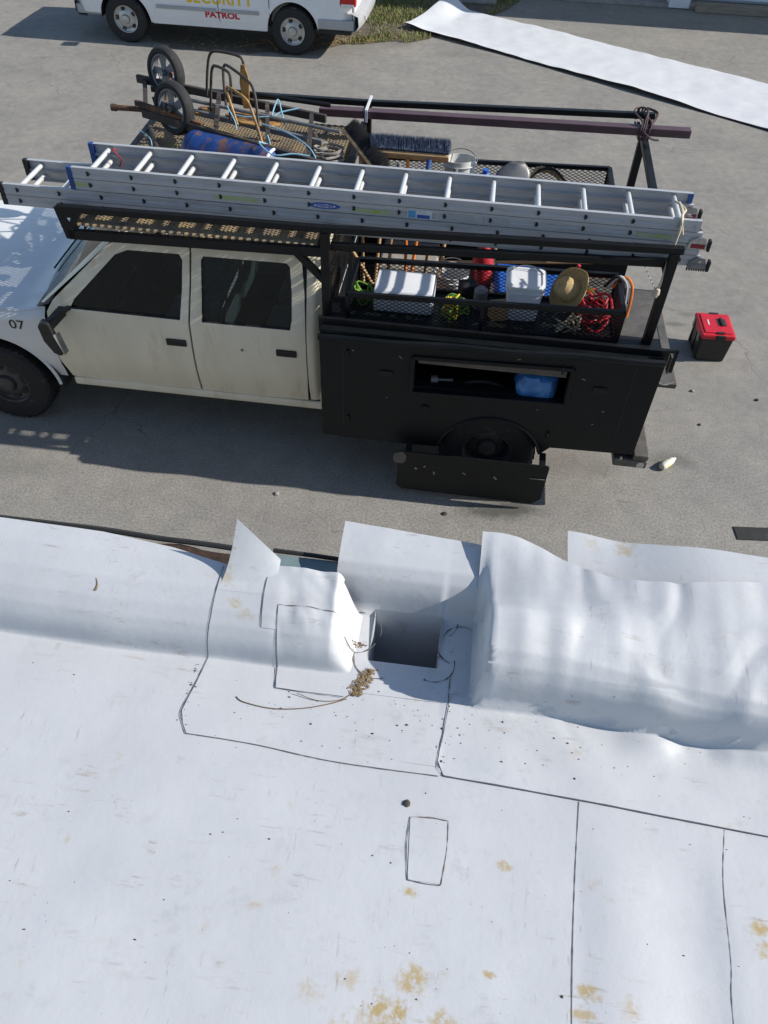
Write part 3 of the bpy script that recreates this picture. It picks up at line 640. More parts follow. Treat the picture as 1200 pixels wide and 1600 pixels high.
# debris
def roff(a, b):
    if b > .70 and a > P2L(b) and b > P2B(a): return .0036
    if b > .752 and P1L(b) < a < .085: return .0020
    return .0002
def bit(mb, a, b, r, off=.006, rn=random):
    z = S(a, b) + roff(a, b) + .0008; n = 5; an = rn.uniform(0, PI); st = rn.uniform(.4, 1)
    ring_ = [Vector((a + r * math.cos(an + 2 * PI * i / n) * rn.uniform(.6, 1.1), b + r * st * math.sin(an + 2 * PI * i / n) * rn.uniform(.6, 1.1), z - .001)) for i in range(n)]
    mb.add(ring_ + [Vector((a, b, z + r * .6))], [(i, (i + 1) % n, n) for i in range(n)])
mb = MB(); rn = random.Random(11)
for i in range(330):
    a, b = rn.uniform(-.9, .9), rn.uniform(.28, .90)
    if rn.random() < .3: continue
    if i < 110: a, b = rn.gauss(-.10, .16), rn.gauss(.86, .05)
    elif i < 190: a, b = rn.gauss(.3, .22), rn.gauss(.82, .05)
    elif i < 230: a, b = P1L(.86) + rn.gauss(-.004, .012), rn.uniform(.76, .95)
    elif i < 255: a, b = .072 + rn.gauss(-.004, .006), rn.uniform(.75, .95)
    if HA0 - .01 < a < HA1 + .01 and b > HB0 - .02 or b > .93: continue
    bit(mb, a, b, rn.uniform(.0008, .0026) if i % 9 else rn.uniform(.003, .0048), .008, rn)
mb.build('grit', 'speck', kind='stuff', frame='R', label='dark grit specks scattered over the white roof', cat='grit')
mb = MB()
for i in range(620):
    u = rn.random() ** .7; a = -.135 + .035 * rn.gauss(0, .5) + .02 * u; b = .895 + .075 * rn.random()
    if abs(a + .150 - (b - .89) * .55) > .006 + .022 * rn.random() ** 1.6 * (1.15 - (b - .89) * 9) or a < -.18: continue
    z = S(a, b) + roff(a, b) + .001; l = rn.uniform(.002, .007); an = rn.uniform(0, PI); w = l * .35; c, s = math.cos(an), math.sin(an); tz = rn.uniform(0, .003)
    mb.add([(a - c * l, b - s * l, z + tz), (a + s * w, b - c * w, z + tz), (a + c * l, b + s * l, z + tz + rn.uniform(-.002, .004)), (a - s * w, b + c * w, z + tz + .001)], [(0, 1, 2, 3)])
for cx, cy in ((-.155, 1.03), (-.145, 1.035), (.085, 1.055), (.09, 1.04)):
    for i in range(40): bit(mb, cx + rn.gauss(0, .007), cy + rn.gauss(0, .004), rn.uniform(.001, .003), .008, rn)
mb.build('leaf_litter', 'litter', kind='stuff', frame='R', label='heap of dry brown leaf litter in the scupper corner', cat='leaf litter')
def on(a, b, h=.0012): return Vector((a, b, S(a, b) + roff(a, b) + h))
mb = MB(); mb.tube(smooth_path([on(-.405, .856), on(-.385, .845), on(-.32, .838), on(-.25, .848), on(-.19, .868), on(-.155, .885)], 6), .0012, 6)
mb.build('twig', 'twig_brown', smooth=True, frame='R', origin=(-.28, .85, ZR), label='long thin curved twig lying on the white flashing sheet', cat='twig')
mb = MB(); mb.tube(smooth_path([on(-.27, .882, .006), on(-.22, .872), on(-.17, .880), on(-.14, .905)], 6), .0009, 6)
mb.build('twig', 'twig_brown', smooth=True, frame='R', origin=(-.2, .88, ZR), label='short thin twig running into the leaf litter', cat='twig')
mb = MB(); mb.lathe(on(.008, .663, .004), (0, 0, 1), [(.0001, -.005), (.007, -.004), (.0085, -.002), (.005, .0005), (.0001, .001)], 9)
for v in mb.v: v += Vector((noise.noise(v * 300), noise.noise(v * 310), 0)) * .003
mb.build('pebble', 'speck', smooth=True, frame='R', origin=(.008, .663, ZR), label='dark pebble on the roof above the rectangular patch', cat='pebble')
mb = MB(); mb.grid(lambda u, v: on(-.775 + .008 * (v - .5) * (1 - u) + .003 * math.sin(u * 4), 1.035 + .028 * (u - .5), .0008 + .0012 * math.sin(PI * v)), lin(0, 1, 8), lin(0, 1, 5))
mb.build('dead_leaf', 'litter', smooth=True, frame='R', origin=(-.775, 1.035, 3.2), label='small dead leaf stuck on the left upstand', cat='leaf')

# ================================================================== PICKUP TRUCK
TW = 1.94                                            # cab width
def rk(s): return .028 * max(0, s - 2.85)
tk = thing('pickup_truck', 'cream crew cab work truck with black service body and ladder rack', 'truck', (0, 0, 0), 'T')
def mir(side): return (lambda s, t, z: Vector((s, t, z))) if side == 0 else (lambda s, t, z: Vector((s, TW - t, z)))
def tz_(z):                                          # body side: barrel below the belt, tumblehome above
    if z < .95: return .055 * ((.95 - z) / .45) ** 2 + .008 * (1 - clamp((z - .60) / .035)) 
    if z < 1.2: return .012 * ((z - .95) / .25) ** 2
    return .012 + .27 * (z - 1.2) + .05 * (z - 1.2) ** 2
D1 = [(.62, .52), (1.0, .505), (1.742, .512), (1.748, .9), (1.752, 1.2), (1.785, 1.5), (1.80, 1.735), (1.775, 1.765), (1.25, 1.755), (1.17, 1.72), (.67, 1.275), (.605, 1.18), (.575, .95), (.578, .72)]
W1 = [(.80, 1.222), (1.69, 1.215), (1.725, 1.45), (1.742, 1.66), (1.72, 1.70), (1.32, 1.695), (1.22, 1.655), (.85, 1.30)]
D2 = [(1.758, .512), (2.3, .51), (2.665, .522), (2.68, .8), (2.68, 1.2), (2.67, 1.5), (2.645, 1.72), (2.61, 1.765), (1.815, 1.765), (1.815, 1.7), (1.80, 1.5), (1.768, 1.2), (1.764, .9)]
W2 = [(1.865, 1.215), (2.56, 1.22), (2.575, 1.3), (2.575, 1.5), (2.56, 1.68), (2.535, 1.705), (1.905, 1.70), (1.885, 1.67)]
for side in (0, 1):
    M_ = mir(side); fm = lambda s, z, w: M_(s, tz_(z) + w, z)
    for k, (D, Wn) in enumerate(((D1, W1), (D2, W2))):
        ml = MB().ring(D, Wn, fm, K=8, N=80); d = ml.build('door', 'cream_paint', tk, smooth=True, ang=50, label=('rust streaked cream front door' if k == 0 else 'cream rear door') if side == 0 else None)
        g = MB(); g.plate(Wn, [], lambda s, z, w: M_(s, tz_(z) + .018 + w, z), .006); g.build('window', 'tinted_glass', d)
        # rubber surround
        g = MB(); g.tube([M_(s, tz_(z) + .012, z) for s, z in Wn], .011, 6, closed=True); g.build('window_seal', 'black_rubber', d, smooth=True)
        hs = 1.55 if k == 0 else 2.44
        h = MB(); h.box2(M_(hs, -.012, .985), M_(hs + .165, .01, 1.045)); hd = h.build('door_handle', 'black_plastic', d, bevel=.008)
        h = MB(); h.box2(M_(hs + .02, -.0155, 1.0), M_(hs + .145, -.0125, 1.018)); h.build('handle_recess', 'seam_dark', hd)
    if side == 0:
        MB().box2((.68, .026, .70), (.98, .036, .722)).build('trim_badge', 'grey_metal', tk, bevel=.004)
        MB().cyl((2.165, -.004, 1.005), (2.165, .01, 1.005), .012, n=14).build('lock_cylinder', 'grey_metal', tk)
    # cab rear corner
    c = MB(); c.grid(lambda s, z: M_(s, tz_(z) + .0005 + .05 * sstep(s, 2.72, 2.80) ** 2, z), lin(2.688, 2.80, 8), lin(.53, 1.77, 26)); c.build('cab_corner', 'cream_paint', tk, smooth=True)
    # rocker
    c = MB(); c.box2(M_(.62, .05, .43), M_(2.79, .14, .51)); c.build('rocker_panel', 'cream_paint', tk, bevel=.02)
    # A pillar
    c = MB(); c.grid(lambda u, v: M_(.535 + .655 * u + .065 * v, tz_(1.245 + .535 * u) + .055 * (1 - v) ** 1.5 + .004, 1.245 + .535 * u + .01 * v - .03 * (1 - u) * (1 - v)), lin(0, 1, 14), lin(0, 1, 6)); c.build('a_pillar', 'cream_paint', tk, smooth=True)
    # front fender
    def zlow(s): 
        q = .505 ** 2 - (s - .0) ** 2
        return max(.50 if s > 0 else .46, .375 + math.sqrt(q)) if q > 0 else (.50 if s > 0 else .46)
    ss = sorted(set(lin(-.98, -.5, 10) + [-.506, -.5045, -.50] + lin(-.5, .5, 50) + [.5045, .506] + lin(.51, .566, 6)))
    c = MB()
    def fen(s, v):
        z0 = zlow(s); z1 = 1.135 - .05 * ((.6 - s) / 1.5) ** 2 + .05 * sstep(s, .3, .57); z = z0 + (z1 - z0) * v
        t = tz_(z) + .01 + .10 * sstep(-s, .75, 1.0) ** 2 + .05 * sstep(z, z1 - .09, z1) ** 2
        return M_(s, t, z)
    c.grid(fen, ss, lin(0, 1, 24)); fo = c.build('fender', 'white_paint', tk, smooth=True, ang=60)
    if side == 0:
        tm = text_mesh('07', .115, lambda x, y, w: Vector((.305 + x, tz_(1.02 + y) + .0065, 1.02 + y)), bold=.001, xscale=1.15); tm.build('number_lettering', 'text_black', fo)
        MB().box2((-.7, .012, .865), (.28, .0185, .872)).build('scratch', 'seam_dark', fo)
    c = MB(); c.tube([M_(.505 * math.cos(a), .03, .375 + .505 * math.sin(a)) for a in lin(.12, PI - .12, 30)], .014, 6); c.build('arch_lip', 'white_paint', fo, smooth=True)
    c = MB(); c.grid(lambda a, w: M_(.515 * math.cos(a), .04 + w, .375 + .515 * math.sin(a)), lin(0, PI, 24), [0, .42]); c.build('wheel_well', 'interior_dark', tk)
# hood, cowl, windscreen, roof, back
def hood(s, u):
    t = .052 + (TW - .104) * u; e = (2 * u - 1); z = 1.135 - .05 * ((.6 - s) / 1.5) ** 2 + .05 * sstep(s, .3, .57) + .045 * (1 - e * e) - .012 * sstep(abs(e), .80, .86)
    return Vector((s - .07 * (1 - e * e) * sstep(-s, .5, 1), t, z + .004))
MB().grid(hood, lin(-1.0, .50, 30), lin(0, 1, 40)).build('hood', 'white_paint', tk, smooth=True)
MB().box2((-1.0, .1, .55), (-.94, TW - .1, 1.06)).build('grille', 'black_plastic', tk)
MB().box2((-1.12, .0, .45), (-1.0, TW, .62)).build('front_bumper', 'chrome', tk, bevel=.02)
MB().box2((-.93, .47, .6), (.5, TW - .47, 1.02)).build('engine_bay', 'interior_dark', tk)
MB().grid(lambda s, u: Vector((s, .05 + (TW - .1) * u, 1.188 + .035 * (1 - (2 * u - 1) ** 2) + .04 * (s - .5) / .12)), lin(.502, .62, 5), lin(0, 1, 20)).build('cowl', 'black_plastic', tk)
def wsh(u, v):
    e = 2 * u - 1; z = 1.235 + .535 * v; return Vector((.57 + .63 * v - .10 * (1 - e * e) * (1 - .4 * v), tz_(z) + .03 + (TW - 2 * tz_(z) - .06) * u, z + .02 * (1 - e * e)))
MB().grid(wsh, lin(0, 1, 20), lin(0, 1, 10)).build('windshield', 'windshield_glass', tk, smooth=True)
for u0 in (.25, .62):
    MB().tube([wsh(u0, .0) + Vector((-.02, 0, .01)), wsh(u0 + .16, .12) + Vector((-.02, 0, .012)), wsh(u0 + .30, .16) + Vector((-.02, 0, .012))], .008, 6).build('wiper', 'black_plastic', tk)
def roof(s, u):
    e = 2 * u - 1; ed = 1 - abs(e) ** 5; z0 = 1.765; t0 = tz_(z0) - .004
    return Vector((s, t0 + (TW - 2 * t0) * u, z0 + .085 * ed ** .7 + .025 * (1 - e * e) - .05 * sstep(-s, -1.30, -1.15) * ed - .02 * sstep(s, 2.65, 2.80)))
MB().grid(roof, lin(1.16, 2.80, 30), [0, .004, .010, .02, .035, .055] + lin(.08, .92, 26) + [.945, .965, .98, .99, .996, 1]).build('cab_roof', 'cream_paint', tk, smooth=True)
MB().plate([(.06, .5), (TW - .06, .5), (TW - .06, 1.2), (TW - .22, 1.77), (.22, 1.77), (.06, 1.2)], [[(.35, 1.3), (TW - .35, 1.3), (TW - .38, 1.66), (.38, 1.66)]], lambda t, z, w: Vector((2.79 - w, t, z)), .02).build('cab_back', 'cream_paint', tk)
MB().box2((2.775, .34, 1.29), (2.779, TW - .34, 1.67)).build('rear_window', 'tinted_glass', tk)
MB().box2((.6, .07, .5), (2.76, TW - .07, .56)).build('cab_floor', 'interior_dark', tk)
MB().box2((.62, .08, .56), (.86, TW - .08, 1.19)).build('dashboard', 'interior_dark', tk, bevel=.04)
for s0 in (1.32, 2.2):
    for t0 in ((.14, .9), (1.04, 1.8)):
        m = MB().box2((s0, t0[0], .6), (s0 + .5, t0[1], .88)).box(((s0 + .56), (t0[0] + t0[1]) / 2, 1.08), (.14, t0[1] - t0[0], .62), rotm('Y', .18)).build('seat', 'seat_cloth', tk, bevel=.04)
mb = MB(); mb.lathe((1.08, .5, 1.16), (-1, 0, .5), [(.17, -.01), (.185, 0), (.17, .012), (.155, 0), (.17, -.01)], 24); mb.build('steering_wheel', 'black_plastic', tk, smooth=True)
# mirrors
for side in (0, 1):
    M_ = mir(side); mr_ = MB()
    prof = [(.715, 1.225), (.655, 1.235), (.62, 1.19), (.632, 1.06), (.685, .955), (.725, .935), (.758, .94), (.765, 1.00), (.735, 1.12)]
    mr_.plate(prof, [], lambda s, z, w: M_(s + (.012 if w else 0), -.16 - w * .7, z), .09); mo = mr_.build('mirror', 'black_plastic', tk, bevel=.014)
    g = MB(); g.add([M_(.742, -.226, 1.13), M_(.788, -.226, .95), M_(.794, -.165, .95), M_(.766, -.165, 1.13)], [(0, 1, 2, 3)]); g.build('mirror_glass', 'grey_metal', mo)
    g = MB(); g.bar(M_(.70, -.17, 1.18), M_(.74, .03, 1.20), .05, .07).bar(M_(.70, -.17, 1.215), M_(.80, .03, 1.23), .03, .03); g.build('mirror_arm', 'black_plastic', mo)
# wheels
def wheel(parent, c, d, R=.385, w=.215, rim='rim_dark', deep=.0, holes=8, rr=.205, slots=False, hub=.075):
    c, d = Vector(c), Vector(d).normalized()
    prof = [(rr * .98, -w * .47), (rr + .03, -w * .5), (R * .80, -w * .53), (R * .93, -w * .50), (R * .985, -w * .40), (R, -w * .2), (R, w * .2), (R * .985, w * .40), (R * .93, w * .50), (R * .80, w * .53), (rr + .03, w * .5), (rr * .98, w * .47)]
    m = MB().lathe(c, d, prof, 44); wo_ = m.build('wheel', 'black_rubber', parent, smooth=True, ang=30)
    tr = MB()
    a0 = d.orthogonal().normalized(); b0 = d.cross(a0)
    for i in range(44):
        an = 2 * PI * i / 44; dr = a0 * math.cos(an) + b0 * math.sin(an)
        for k in (-.3, 0, .3): tr.box(c + dr * (R + .001) + d * (k * w), (.028, .045, .008), Matrix((( b0 * math.cos(an) - a0 * math.sin(an)), d, dr)).transposed())
    tr.build('tread', 'black_rubber', wo_, kind='stuff')
    rm = MB().lathe(c, d, [(rr, -w * .5), (rr, w * .44), (rr * .985, w * .48), (rr * .93, w * .46), (rr * .90, w * .34 - deep), (rr * .74, w * .30 - deep), (rr * .55, w * .40 - deep), (hub * 1.15, w * .42 - deep), (hub * 1.05, w * .36 - deep), (hub, w * .36 - deep), (hub * .95, w * .56 - deep), (hub * .6, w * .60 - deep), (.0005, w * .60 - deep)], 40).build('rim', rim, wo_, smooth=True, ang=35)
    n = 5 if slots else holes
    for i in range(n):
        for q in ((-.11, .11) if slots else (0,)):
            an = 2 * PI * (i + .3) / n + q; dr = a0 * math.cos(an) + b0 * math.sin(an); tg = b0 * math.cos(an) - a0 * math.sin(an)
            hh = MB(); cc = c + dr * rr * .72 + d * (w * .325 - deep)
            sx, sy = (.016, .034) if slots else (.036, .030)
            ringp = [cc + tg * math.cos(2 * PI * j / 12) * sx + dr * math.sin(2 * PI * j / 12) * sy + d * (.012 * (1 if slots else .6)) for j in range(12)]
            hh.add(ringp + [p - d * .02 for p in ringp], [tuple(range(12))] + [(j, (j + 1) % 12, (j + 1) % 12 + 12, j + 12) for j in range(12)]); hh.build('vent_hole', 'seam_dark', wo_)
    return wo_
wheel(tk, (0, .115, .385), (0, -1, 0)); wheel(tk, (0, TW - .115, .385), (0, 1, 0))
RAX = 4.185
for t, d in ((-.10, -1), (.16, -1), (TW - .16, 1), (TW + .10, 1)):
    wheel(tk, (RAX, t, .385), (0, d, 0), deep=.06 if abs(t - TW / 2) > 1 else 0)
MB().cyl((RAX, 0, .385), (RAX, TW, .385), .07, n=12).build('rear_axle', 'rusty_dark', tk); MB().cyl((0, .2, .36), (0, TW - .2, .36), .05, n=12).build('front_axle', 'rusty_dark', tk)
for t in (.5, TW - .5): MB().box2((-.9, t - .04, .48), (5.25, t + .04, .62)).build('chassis_rail', 'black_steel', tk)

# ---- service body
BT = -.285
def prk(p): return Vector((p[0], p[1], p[2] + rk(p[0])))
for side in (0, 1):
    Mm = mir(side); M_ = lambda s, t, z: (lambda v: Vector((v.x, v.y, v.z + rk(s))))(Mm(s, t, z))
    arc = [(RAX + .40 * math.cos(a), .385 + .385 * math.sin(a)) for a in lin(PI - .15, .15, 20)]
    outer = [(2.85, 1.375), (2.85, .47), (3.50, .44)] + [(3.745, .44)] + [(s, max(z, .44)) for s, z in arc] + [(4.60, .46), (4.66, .53), (5.16, .53), (5.30, .53), (5.305, 1.375)]
    hole = [(3.56, .985), (4.675, .985), (4.675, 1.275), (3.56, 1.275)]
    sb = MB(); sb.plate(outer, [hole], lambda s, z, w: M_(s, BT + w, z), .03); so_ = sb.build('side_panel', 'black_paint', tk)
    f = MB()
    for a, b in (((3.54, .97), (4.695, .97)), ((4.695, .97), (4.695, 1.29)), ((4.695, 1.29), (3.54, 1.29)), ((3.54, 1.29), (3.54, .97))):
        f.bar(M_(a[0], BT - .006, a[1]), M_(b[0], BT - .006, b[1]), .03, .02, (0, 1, 0))
    f.build('compartment_frame', 'black_paint', so_, bevel=.003)
    MB().box2(M_(3.58, BT + .035, 1.215), M_(4.66, BT + .055, 1.262)).build('compartment_hinge', 'worn_steel', so_)
    # shell of the tool compartment (top, inner side, ends, floor)
    MB().box2(M_(2.852, BT + .032, 1.36), M_(5.303, .20, 1.38)).build('compartment_top', 'black_paint', tk)
    MB().add([M_(2.852, .2, .6), M_(5.303, .2, .6), M_(5.303, .2, 1.359), M_(2.852, .2, 1.359)], [(0, 1, 2, 3)]).build('compartment_back', 'black_paint', tk)
    for s in (2.853, 5.29): MB().box2(M_(s, BT + .031, .475), M_(s + .012, .2, 1.358)).build('compartment_end', 'black_paint', tk)
    MB().box2(M_(3.0, BT + .032, .95), M_(5.2, .19, .965)).build('compartment_shelf', 'black_paint', tk)
    MB().tube([M_(s, BT + .012 + .01 * math.sin(s * 7), 1.392) for s in lin(2.84, 5.30, 20)], .026, 8).build('top_roll', 'black_paint', so_, smooth=True)
    MB().box2(M_(2.83, BT + .1, 1.381), M_(5.34, BT + .135, 1.43)).build('top_angle', 'black_steel', tk)
    MB().cyl(M_(3.66, BT - .012, .82), M_(3.66, BT, .82), .035, n=18).build('fuel_cap', 'black_paint', so_)
    MB().grid(lambda a, w: M_(RAX + .41 * math.cos(a), BT + .01 + w, .385 + .395 * math.sin(a)), lin(.1, PI - .1, 24), [0, .44]).build('wheel_well', 'interior_dark', tk)
    MB().tube([M_(RAX + .405 * math.cos(a), BT - .004, .385 + .39 * math.sin(a)) for a in lin(.25, PI - .2, 24)], .012, 6).build('arch_lip', 'black_paint', so_, smooth=True)
    for sx in (3.02, 5.12): MB().box2(M_(sx, BT - .0016, .56), M_(sx + .006, BT + .001, 1.34)).build('panel_gap', 'seam_dark', so_)
    for sx in (3.30, 4.86):
        MB().box2(M_(sx, BT - .010, 1.10), M_(sx + .10, BT - .0005, 1.15)).build('latch', 'black_steel', so_, bevel=.004)
        for zz in (.66, 1.28): MB().cyl(M_(sx - .24, BT - .008, zz - .03), M_(sx - .24, BT - .008, zz + .03), .009, n=8).build('hinge', 'black_steel', so_)
    # low skirt hanging outside the twin tyres
    fl = MB(); fl.plate([(3.49, .50), (3.475, .12), (3.52, .075), (4.60, .06), (4.665, .13), (4.675, .49), (4.66, .505)], [], lambda s, z, w: Mm(s, -.415 - .02 * (z - .1) - w * .0 + w, z), .012); fo = fl.build('wheel_skirt', 'black_paint', tk, bevel=.003, label='battered black skirt plate outside the rear tyres' if side == 0 else None)
    for s in (3.56, 4.62): MB().bar(Mm(s, -.405, .47), Mm(s, -.27, .50), .05, .012).build('skirt_bracket', 'black_steel', fo)
    if side == 0:
        for s, z in ((3.70, .36), (3.78, .30), (4.02, .33), (3.63, .33), (4.27, .32)):
            mb = MB(); mb.box((s, -.4235, z), (.012 + .01 * random.random(), .003, .02 + .02 * random.random()), rotm('Y', random.uniform(-1, 1))); mb.build('chip', 'grey_metal', fo)
        mb = MB(); mb.plate([(3.49 + .055 * math.cos(a) + .01 * random.random(), .425 + .06 * math.sin(a) + .01 * random.random()) for a in lin(0, 6, 14)], [], lambda s, z, w: Vector((s, -.4262 + w, z)), .002); mb.build('scraped_patch', 'worn_steel', fo)
        mb = MB(); mb.box((4.60, -.4262, .36), (.12, .003, .008)); mb.build('scratch', 'grey_metal', fo)
        for s, z, l in ((4.78, 1.21, .05), (4.88, 1.12, .015), (3.36, .90, .02), (4.50, .90, .015), (3.1, 1.31, .03), (4.98, .93, .03), (4.3, 1.34, .04), (3.45, 1.28, .05), (4.93, .80, .03)):
            mb = MB(); mb.box(M_(s, BT - .0012, z), (l * .6, .0024, .006), rotm('Y', random.uniform(-.8, .8))); mb.build('chip', 'grey_metal', so_)
# bed floor, bulkhead, tailgate, bumper
MB().box2((2.86, .205, .93), (5.27, TW - .205, .96)).build('bed_floor', 'worn_steel', tk)
MB().box2((2.855, .21, .96), (2.875, TW - .21, 1.42)).build('bulkhead', 'black_paint', tk)
TG = .935
tg = MB().box2((5.305, .215, TG - .045), (5.60, 1.60, TG + .0)).build('tailgate', 'worn_steel', tk, bevel=.006, label='lowered steel tailgate with bare worn top')
for t in (.23, 1.58):
    z0 = 1.33 if t < 1 else 1.35; a, b = Vector((5.315, t - (.40 if t < 1 else -.05), z0 - (.10 if t < 1 else 0))), Vector((5.575, t + .0, TG + .012)); n = 20; ch = MB()
    for i in range(n):
        p = a.lerp(b, (i + .5) / n); p.z -= .03 * math.sin(PI * (i + .5) / n); d = (b - a).normalized(); q = d.orthogonal().normalized(); q2 = d.cross(q); q = q if i % 2 else q2
        ch.tube([p + d * .012 * math.cos(x) + q * .006 * math.sin(x) for x in lin(0, 2 * PI, 9)[:-1]], .0026, 5, True)
    ch.build('tailgate_chain', 'chrome', tg, smooth=True)
MB().box2((5.31, -.29, .545), (5.43, TW + .29, .60)).box2((5.17, -.292, .47), (5.432, .06, .543)).box2((5.17, TW - .06, .47), (5.432, TW + .292, .543)).build('rear_bumper', 'worn_steel', tk, bevel=.012)
MB().cyl((5.38, -.296, .505), (5.38, -.285, .505), .03, n=16).build('bumper_reflector', 'chrome', tk)
MB().box2((4.99, .02, 1.45), (5.29, .45, 1.46)).build('corner_shelf', 'worn_steel', tk)
hb = MB().bar((5.30, -.20, 1.44 + rk(5.3)), (5.385, -.20, 1.45 + rk(5.3)), .02, .02).bar((5.378, -.20, 1.46 + rk(5.3)), (5.378, -.20, 1.34), .02, .02).build('grab_bar', 'black_steel', tk)
MB().box2((5.375, -.14, 1.28), (5.387, -.08, 1.42)).build('light_bracket', 'worn_steel', tk)

# ---- rack
RT0, RT1 = -.05, 1.99
def rz(s, z): return z + .030 * max(0, s - 2.85)
for t, zz in ((RT0, 2.115), (RT1, 2.20)):
    MB().bar((.98, t, zz - .02), (2.85, t, zz), .05, .045).bar((2.85, t, zz), (5.24, t, rz(5.24, zz)), .05, .045).build('rack_rail', 'black_steel', tk, bevel=.005)
    for s in (2.87, 5.19): MB().bar((s, t, 1.39 + rk(s)), (s, t, rz(s, zz) - .02), .062, .062, (1, 0, 0)).build('rack_post', 'black_steel', tk, bevel=.005)
    if t < 1: MB().bar((2.90, t + .05, 1.965), (5.17, t + .05, rz(5.2, 1.965) + .028), .045, .05).build('rack_mid_rail', 'black_steel', tk, bevel=.005)
    MB().bar((2.66, t, 1.93), (2.88, t, 1.70), .045, .045).build('rack_brace', 'black_steel', tk)
    MB().box2((4.98, t - .06, 1.385 + rk(5.2)), (5.28, t + .06, 1.40 + rk(5.2))).build('post_foot', 'black_steel', tk)
    # cab platform side: lower angle, folded side plate at the front
    MB().bar((1.02, t, 1.905), (2.86, t, 1.945), .04, .07).build('platform_rail', 'black_steel', tk, bevel=.004)
    MB().plate([(.965, 2.105), (1.12, 2.108), (1.16, 2.09), (1.07, 1.945), (1.06, 1.875), (1.0, 1.875)], [[(1.035, 2.035), (1.07, 2.035), (1.05, 1.995)]], lambda s, z, w: Vector((s, t + (w - .02 if t < 1 else .02 - w), z)), .012).build('gusset_plate', 'black_steel', tk)
for s, z in ((1.03, 1.93), (2.84, 1.965), (5.19, 2.005)): MB().bar((s, RT0, z), (s, RT1, z + (.10 if s > 5 else .06)), .055, .05).build('rack_crossbar', 'black_steel', tk, bevel=.005)
for s in (1.65, 2.25): MB().bar((s, RT0, 1.92), (s, RT1, 1.95), .03, .03).build('platform_joist', 'black_steel', tk)
mesh_panel(MB(), (1.06, RT0 + .02, 1.965), (1, 0, .0), (0, 1, .014), 1.78, RT1 - RT0 - .04, .055, .028, .008, .010).build('platform_mesh', 'mesh_rust', tk, kind='stuff')
mesh_panel(MB(), (2.885, .0, 1.45), (0, 1, 0), (0, 0, 1), 1.94, .5, .055, .026, .006, .003).build('bulkhead_mesh', 'black_steel', tk, kind='stuff')
MB().tube([(1.18, 1.93, 2.02), (1.178, 1.935, 2.25), (1.17, 1.94, 2.50)], .0022, 5).build('antenna', 'black_steel', tk)
# ---- side baskets of expanded mesh
def basket(t0, t1, z0, z1, s0, s1, dz):
    f = MB(); c = [(s0, t0), (s1, t0), (s1, t1), (s0, t1)]
    for z in (z0, z1):
        for i in range(4): f.bar((c[i][0], c[i][1], z + dz * (c[i][0] - s0)), (c[(i + 1) % 4][0], c[(i + 1) % 4][1], z + dz * (c[(i + 1) % 4][0] - s0)), .035, .035)
    bo = f.build('basket_frame', 'black_steel', tk, bevel=.003)
    for x, y in c: MB().bar((x, y, z0 + dz * (x - s0)), (x, y, z1 + dz * (x - s0)), .034, .034, (1, 0, 0)).build('basket_post', 'black_steel', bo)
    MB().bar(((s0 + s1) / 2, t0, z0 + .03), ((s0 + s1) / 2, t0, z1 + .03), .03, .03, (1, 0, 0)).build('basket_post', 'black_steel', bo)
    e = Vector((1, 0, dz)); m = MB(); L = (s1 - s0); H = z1 - z0
    mesh_panel(m, (s0, t0 + .006, z0), e, (0, 0, 1), L, H, .05, .028, .0065, .003); mesh_panel(m, (s0, t1 - .006, z0), e, (0, 0, 1), L, H, .05, .028, .0065, .003)
    mesh_panel(m, (s0 + .006, t0, z0), (0, 1, 0), (0, 0, 1), t1 - t0, H, .05, .028, .0065, .003); mesh_panel(m, (s1 - .006, t0, z0 + dz * L), (0, 1, 0), (0, 0, 1), t1 - t0, H, .05, .028, .0065, .003)
    m.build('basket_mesh', 'black_steel', bo, kind='stuff')
    MB().add([(s0, t0, z0 + .004), (s1, t0, z0 + dz * L + .004), (s1, t1, z0 + dz * L + .004), (s0, t1, z0 + .004)], [(0, 1, 2, 3)]).build('basket_floor', 'black_steel', bo)
    return bo
basket(-.075, .42, 1.415, 1.645, 3.03, 4.97, .030)
basket(TW - .42, TW + .11, 1.44, 1.735, 3.03, 4.99, .03)

